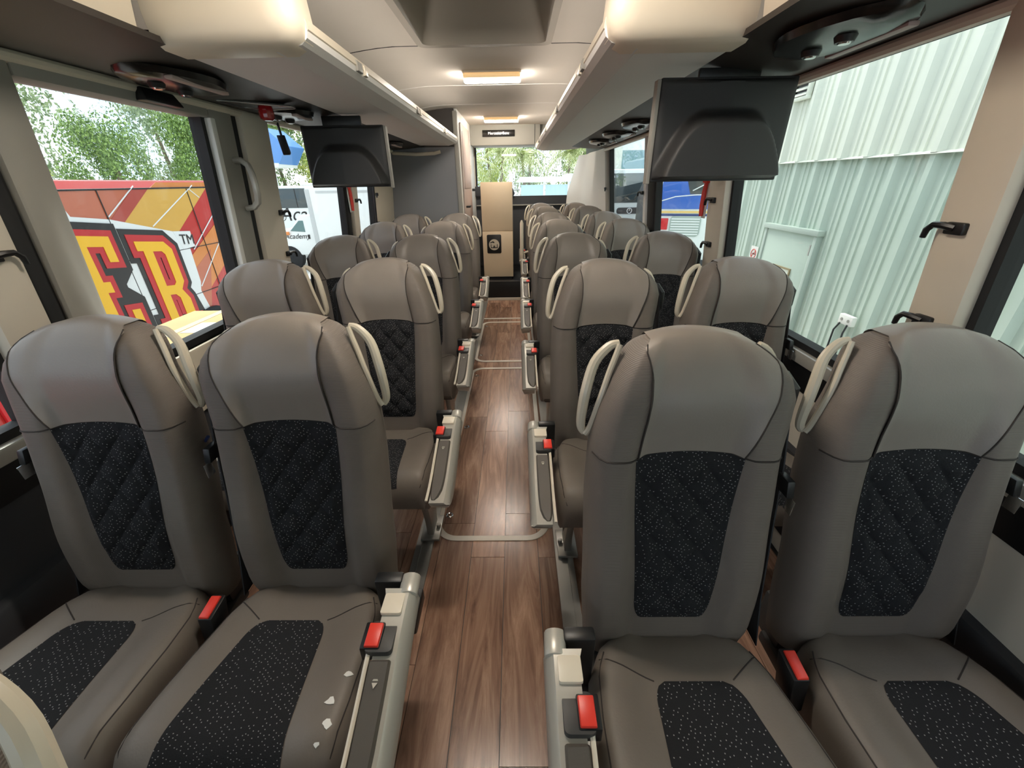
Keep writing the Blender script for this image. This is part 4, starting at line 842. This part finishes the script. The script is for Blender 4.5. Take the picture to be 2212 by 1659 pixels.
# white sheds behind the rear window
for i, (x, w_, y, h_, lb) in enumerate(((.2, 2.2, 20, 2.95, 'white open shed with pale blue panels behind the rear window'), (2.75, 2.2, 23, 3.1, 'second white shed roof at the right of the rear window'))):
    o = empty('white_shed', (x, y, GZ), lb, 'shed', 'white sheds behind the bus')
    MB().prism([(-.15, h_), (w_ + .15, h_), (w_ + .05, h_ + .22), (.05, h_ + .22)], 'y', -.2, 3).obj('roof', whit, o)
    for q in range(2): MB().box(.08 + q * w_ / 2, w_ / 2 - .03 + q * w_ / 2, 0, .05, .8, h_ - .1).obj('wall_panel', mat('pale_blue_panel', L(196, 226, 236), .5), o)
    for q in range(3): MB().box(q * w_ / 2 - .03, q * w_ / 2 + .05, -.04, .04, 0, h_).obj('post', whit, o)
    for q in range(2): MB().box(.08, w_, -.02, 0, 1.6 + q * .55, 1.66 + q * .55).obj('rail', whit, o)
o = empty('lattice_fence', (-1.4, 19.5, GZ), 'light lattice fence left of the white shed', 'fence')
for q in range(14): MB().box(q * .12, q * .12 + .03, 0, .02, 0, 2.75).obj('picket', whit, o, smooth=False)
for q in range(5): MB().box(0, 1.62, -.02, 0, 1.6 + q * .26, 1.64 + q * .26).obj('rail', M['frame'], o, smooth=False)

# ------------------------------------------------------------------ trees
def leaf_mat(name, a, b):
    m = mat(name, a, .6); n = m.node_tree; bs = n.nodes['Principled BSDF']
    g = n.nodes.new('ShaderNodeNewGeometry'); r = n.nodes.new('ShaderNodeValToRGB'); e = r.color_ramp.elements; e[0].color = a; e[1].color = b
    n.links.new(g.outputs['Random Per Island'], r.inputs['Fac']); n.links.new(r.outputs['Color'], bs.inputs['Base Color'])
    return m
LM = [leaf_mat('leaf_mid', L(84, 116, 58), L(156, 184, 96)), leaf_mat('leaf_yellow', L(140, 160, 62), L(208, 216, 110)), leaf_mat('leaf_pale', L(120, 142, 96), L(190, 204, 160)), leaf_mat('leaf_palm', L(150, 166, 96), L(226, 230, 176))]
bark = mat('bark', L(134, 122, 106), .9, var=.2, vscale=4)
def crown(seed, n, dens, sz):
    rnd = random.Random(seed); mb = MB(); cl_ = []
    for i in range(dens):
        t = rnd.uniform(0, 2 * math.pi); r = rnd.uniform(.15, .85); z = rnd.uniform(-.75, .9); s_ = math.sqrt(max(.08, 1 - z * z * .8)); cl_.append((r * math.cos(t) * s_, r * math.sin(t) * s_, z, rnd.uniform(.22, .4)))
    for i in range(n):
        c = cl_[rnd.randrange(len(cl_))]; d_ = Vector((rnd.gauss(0, 1), rnd.gauss(0, 1), rnd.gauss(0, 1))).normalized() * c[3] * rnd.uniform(.6, 1.05)
        p = Vector(c[:3]) + d_; nrm = (d_.normalized() + Vector((rnd.gauss(0, .5), rnd.gauss(0, .5), rnd.gauss(.4, .5)))).normalized()
        u = nrm.orthogonal().normalized(); u.rotate(Matrix.Rotation(rnd.uniform(0, 6.3), 3, nrm)); v = nrm.cross(u); s_ = sz * rnd.uniform(.6, 1.3)
        mb.add([p - u * s_, p + v * s_ * .5, p + u * s_, p - v * s_ * .5], [(0, 1, 2, 3)])
    return mb
CR = [[crown(10 * q + j, 9000 if q < 2 else 5200, 30 if q < 2 else 40, .034).mesh('crown', LM[q], smooth=False) for j in range(2)] for q in range(3)]
trunk = MB().tube([(0, 0, 0), (.05, 0, .5), (-.03, .03, 1)], [.05, .035, .02], 8).mesh('trunk', bark)
def tree(x, y, h, r, kind, label, rz):
    o = empty('leafy_tree', (x, y, GZ), label, 'tree', 'trees behind the parked buses', rz=rz)
    t = link('trunk', trunk, o); t.scale = (4, 4, h * .7)
    c = link('crown', CR[kind][int(rz * 10) % 2], o); c.location = (0, 0, h * .58); c.scale = (r, r, h * .46)
desc = ['mid green', 'yellow-green', 'pale airy']
spots = [(-36, 15, 8.2, 3.3, 2), (-30.5, 20, 9.0, 3.2, 2), (-27.5, 26, 9.4, 3.2, 2), (-24.4, 32, 9.4, 3.1, 2), (-28.5, 11.6, 5.6, 2.3, 0), (-25.4, 15.6, 5.6, 2.2, 0), (-22.6, 19.2, 5.3, 1.9, 1), (-20.4, 22.9, 5.8, 1.9, 0), (-18.6, 26.7, 6.6, 1.9, 0), (-32, 7.4, 5.4, 2.6, 0),
         (-18.8, 36, 8.2, 2.9, 0), (-14.0, 33, 7.6, 2.4, 1), (-9.6, 32, 7.4, 2.3, 0), (-16, 43, 10.5, 3.4, 2), (-6.2, 36, 7.6, 2.1, 0), (-11.8, 38, 8.8, 2.4, 0),
         (1.2, 38, 7.8, 2.4, 2), (5.6, 37, 7.4, 2.2, 0), (9.6, 39, 8.2, 2.2, 0), (-2.4, 42, 8.4, 2.0, 1), (13.8, 40, 9, 2.6, 0), (18.2, 36, 8, 2.6, 0)]
OW = ['first', 'second', 'third', 'fourth', 'fifth', 'sixth', 'seventh', 'eighth', 'ninth', 'tenth', 'eleventh', 'twelfth', 'thirteenth']
def where(x): return 'over the red tour bus' if x < -18 else 'over the white coach and box truck' if x < -5 else 'behind the rear window palms' if x < 8 else 'behind the right rear window'
ang = lambda t: t[0] / t[1]
for i, (x, y, h, r, k) in enumerate(spots):
    pos = sorted(ang(t) for t in spots if where(t[0]) == where(x)).index(x / y)
    tree(x, y, h, r, k, '%s tree from the left, %s and leafy, %s' % (OW[pos], desc[k], where(x)), i * .7)
def palm_mesh(seed):
    rnd = random.Random(seed); mb = MB()
    for i in range(34):
        az = rnd.uniform(0, 2 * math.pi); el = rnd.uniform(-.5, 1.2); ln = rnd.uniform(1.0, 1.5); d_ = Vector((math.cos(az), math.sin(az), 0)); P = [Vector((0, 0, 0))]
        for s_ in range(1, 7): t = s_ / 6; P.append(d_ * ln * t * math.cos(el * .8) + Vector((0, 0, ln * (math.sin(el) * t - .75 * t * t))))
        side = Vector((-d_.y, d_.x, 0))
        for s_ in range(1, 7):
            for sg in (-1, 1):
                b = P[s_]; f_ = (P[s_] - P[s_ - 1]).normalized(); l_ = .42 * (1 - .09 * s_)
                for e_ in (0, .5): q = b - f_ * .12 * e_ * 2; tip = q + side * sg * l_ + f_ * l_ * .6 - Vector((0, 0, .16)); mb.add([q - f_ * .03, q + f_ * .03, tip], [(0, 1, 2)])
    return mb.mesh('fronds', LM[3], smooth=False)
PM = [palm_mesh(1), palm_mesh(2)]
PALMS = ((-2.5, 25.5, 4.0, 1.25), (.55, 26.5, 4.4, 1.25), (3.6, 29.5, 4.7, 1.35), (-5.6, 27.5, 4.2, 1.25), (-.9, 31.5, 4.9, 1.3))
for i, (x, y, h, s_) in enumerate(PALMS):
    o = empty('palm_tree', (x, y, GZ), 'palm with drooping pale fronds behind the rear window, %s from the left' % ordn[sorted(p_[0] for p_ in PALMS).index(x)], 'palm', 'palms behind the bus', rz=i)
    t = link('trunk', trunk, o); t.scale = (3, 3, h); f_ = link('fronds', PM[i % 2], o); f_.location = (0, 0, h - .1); f_.scale = (s_,) * 3
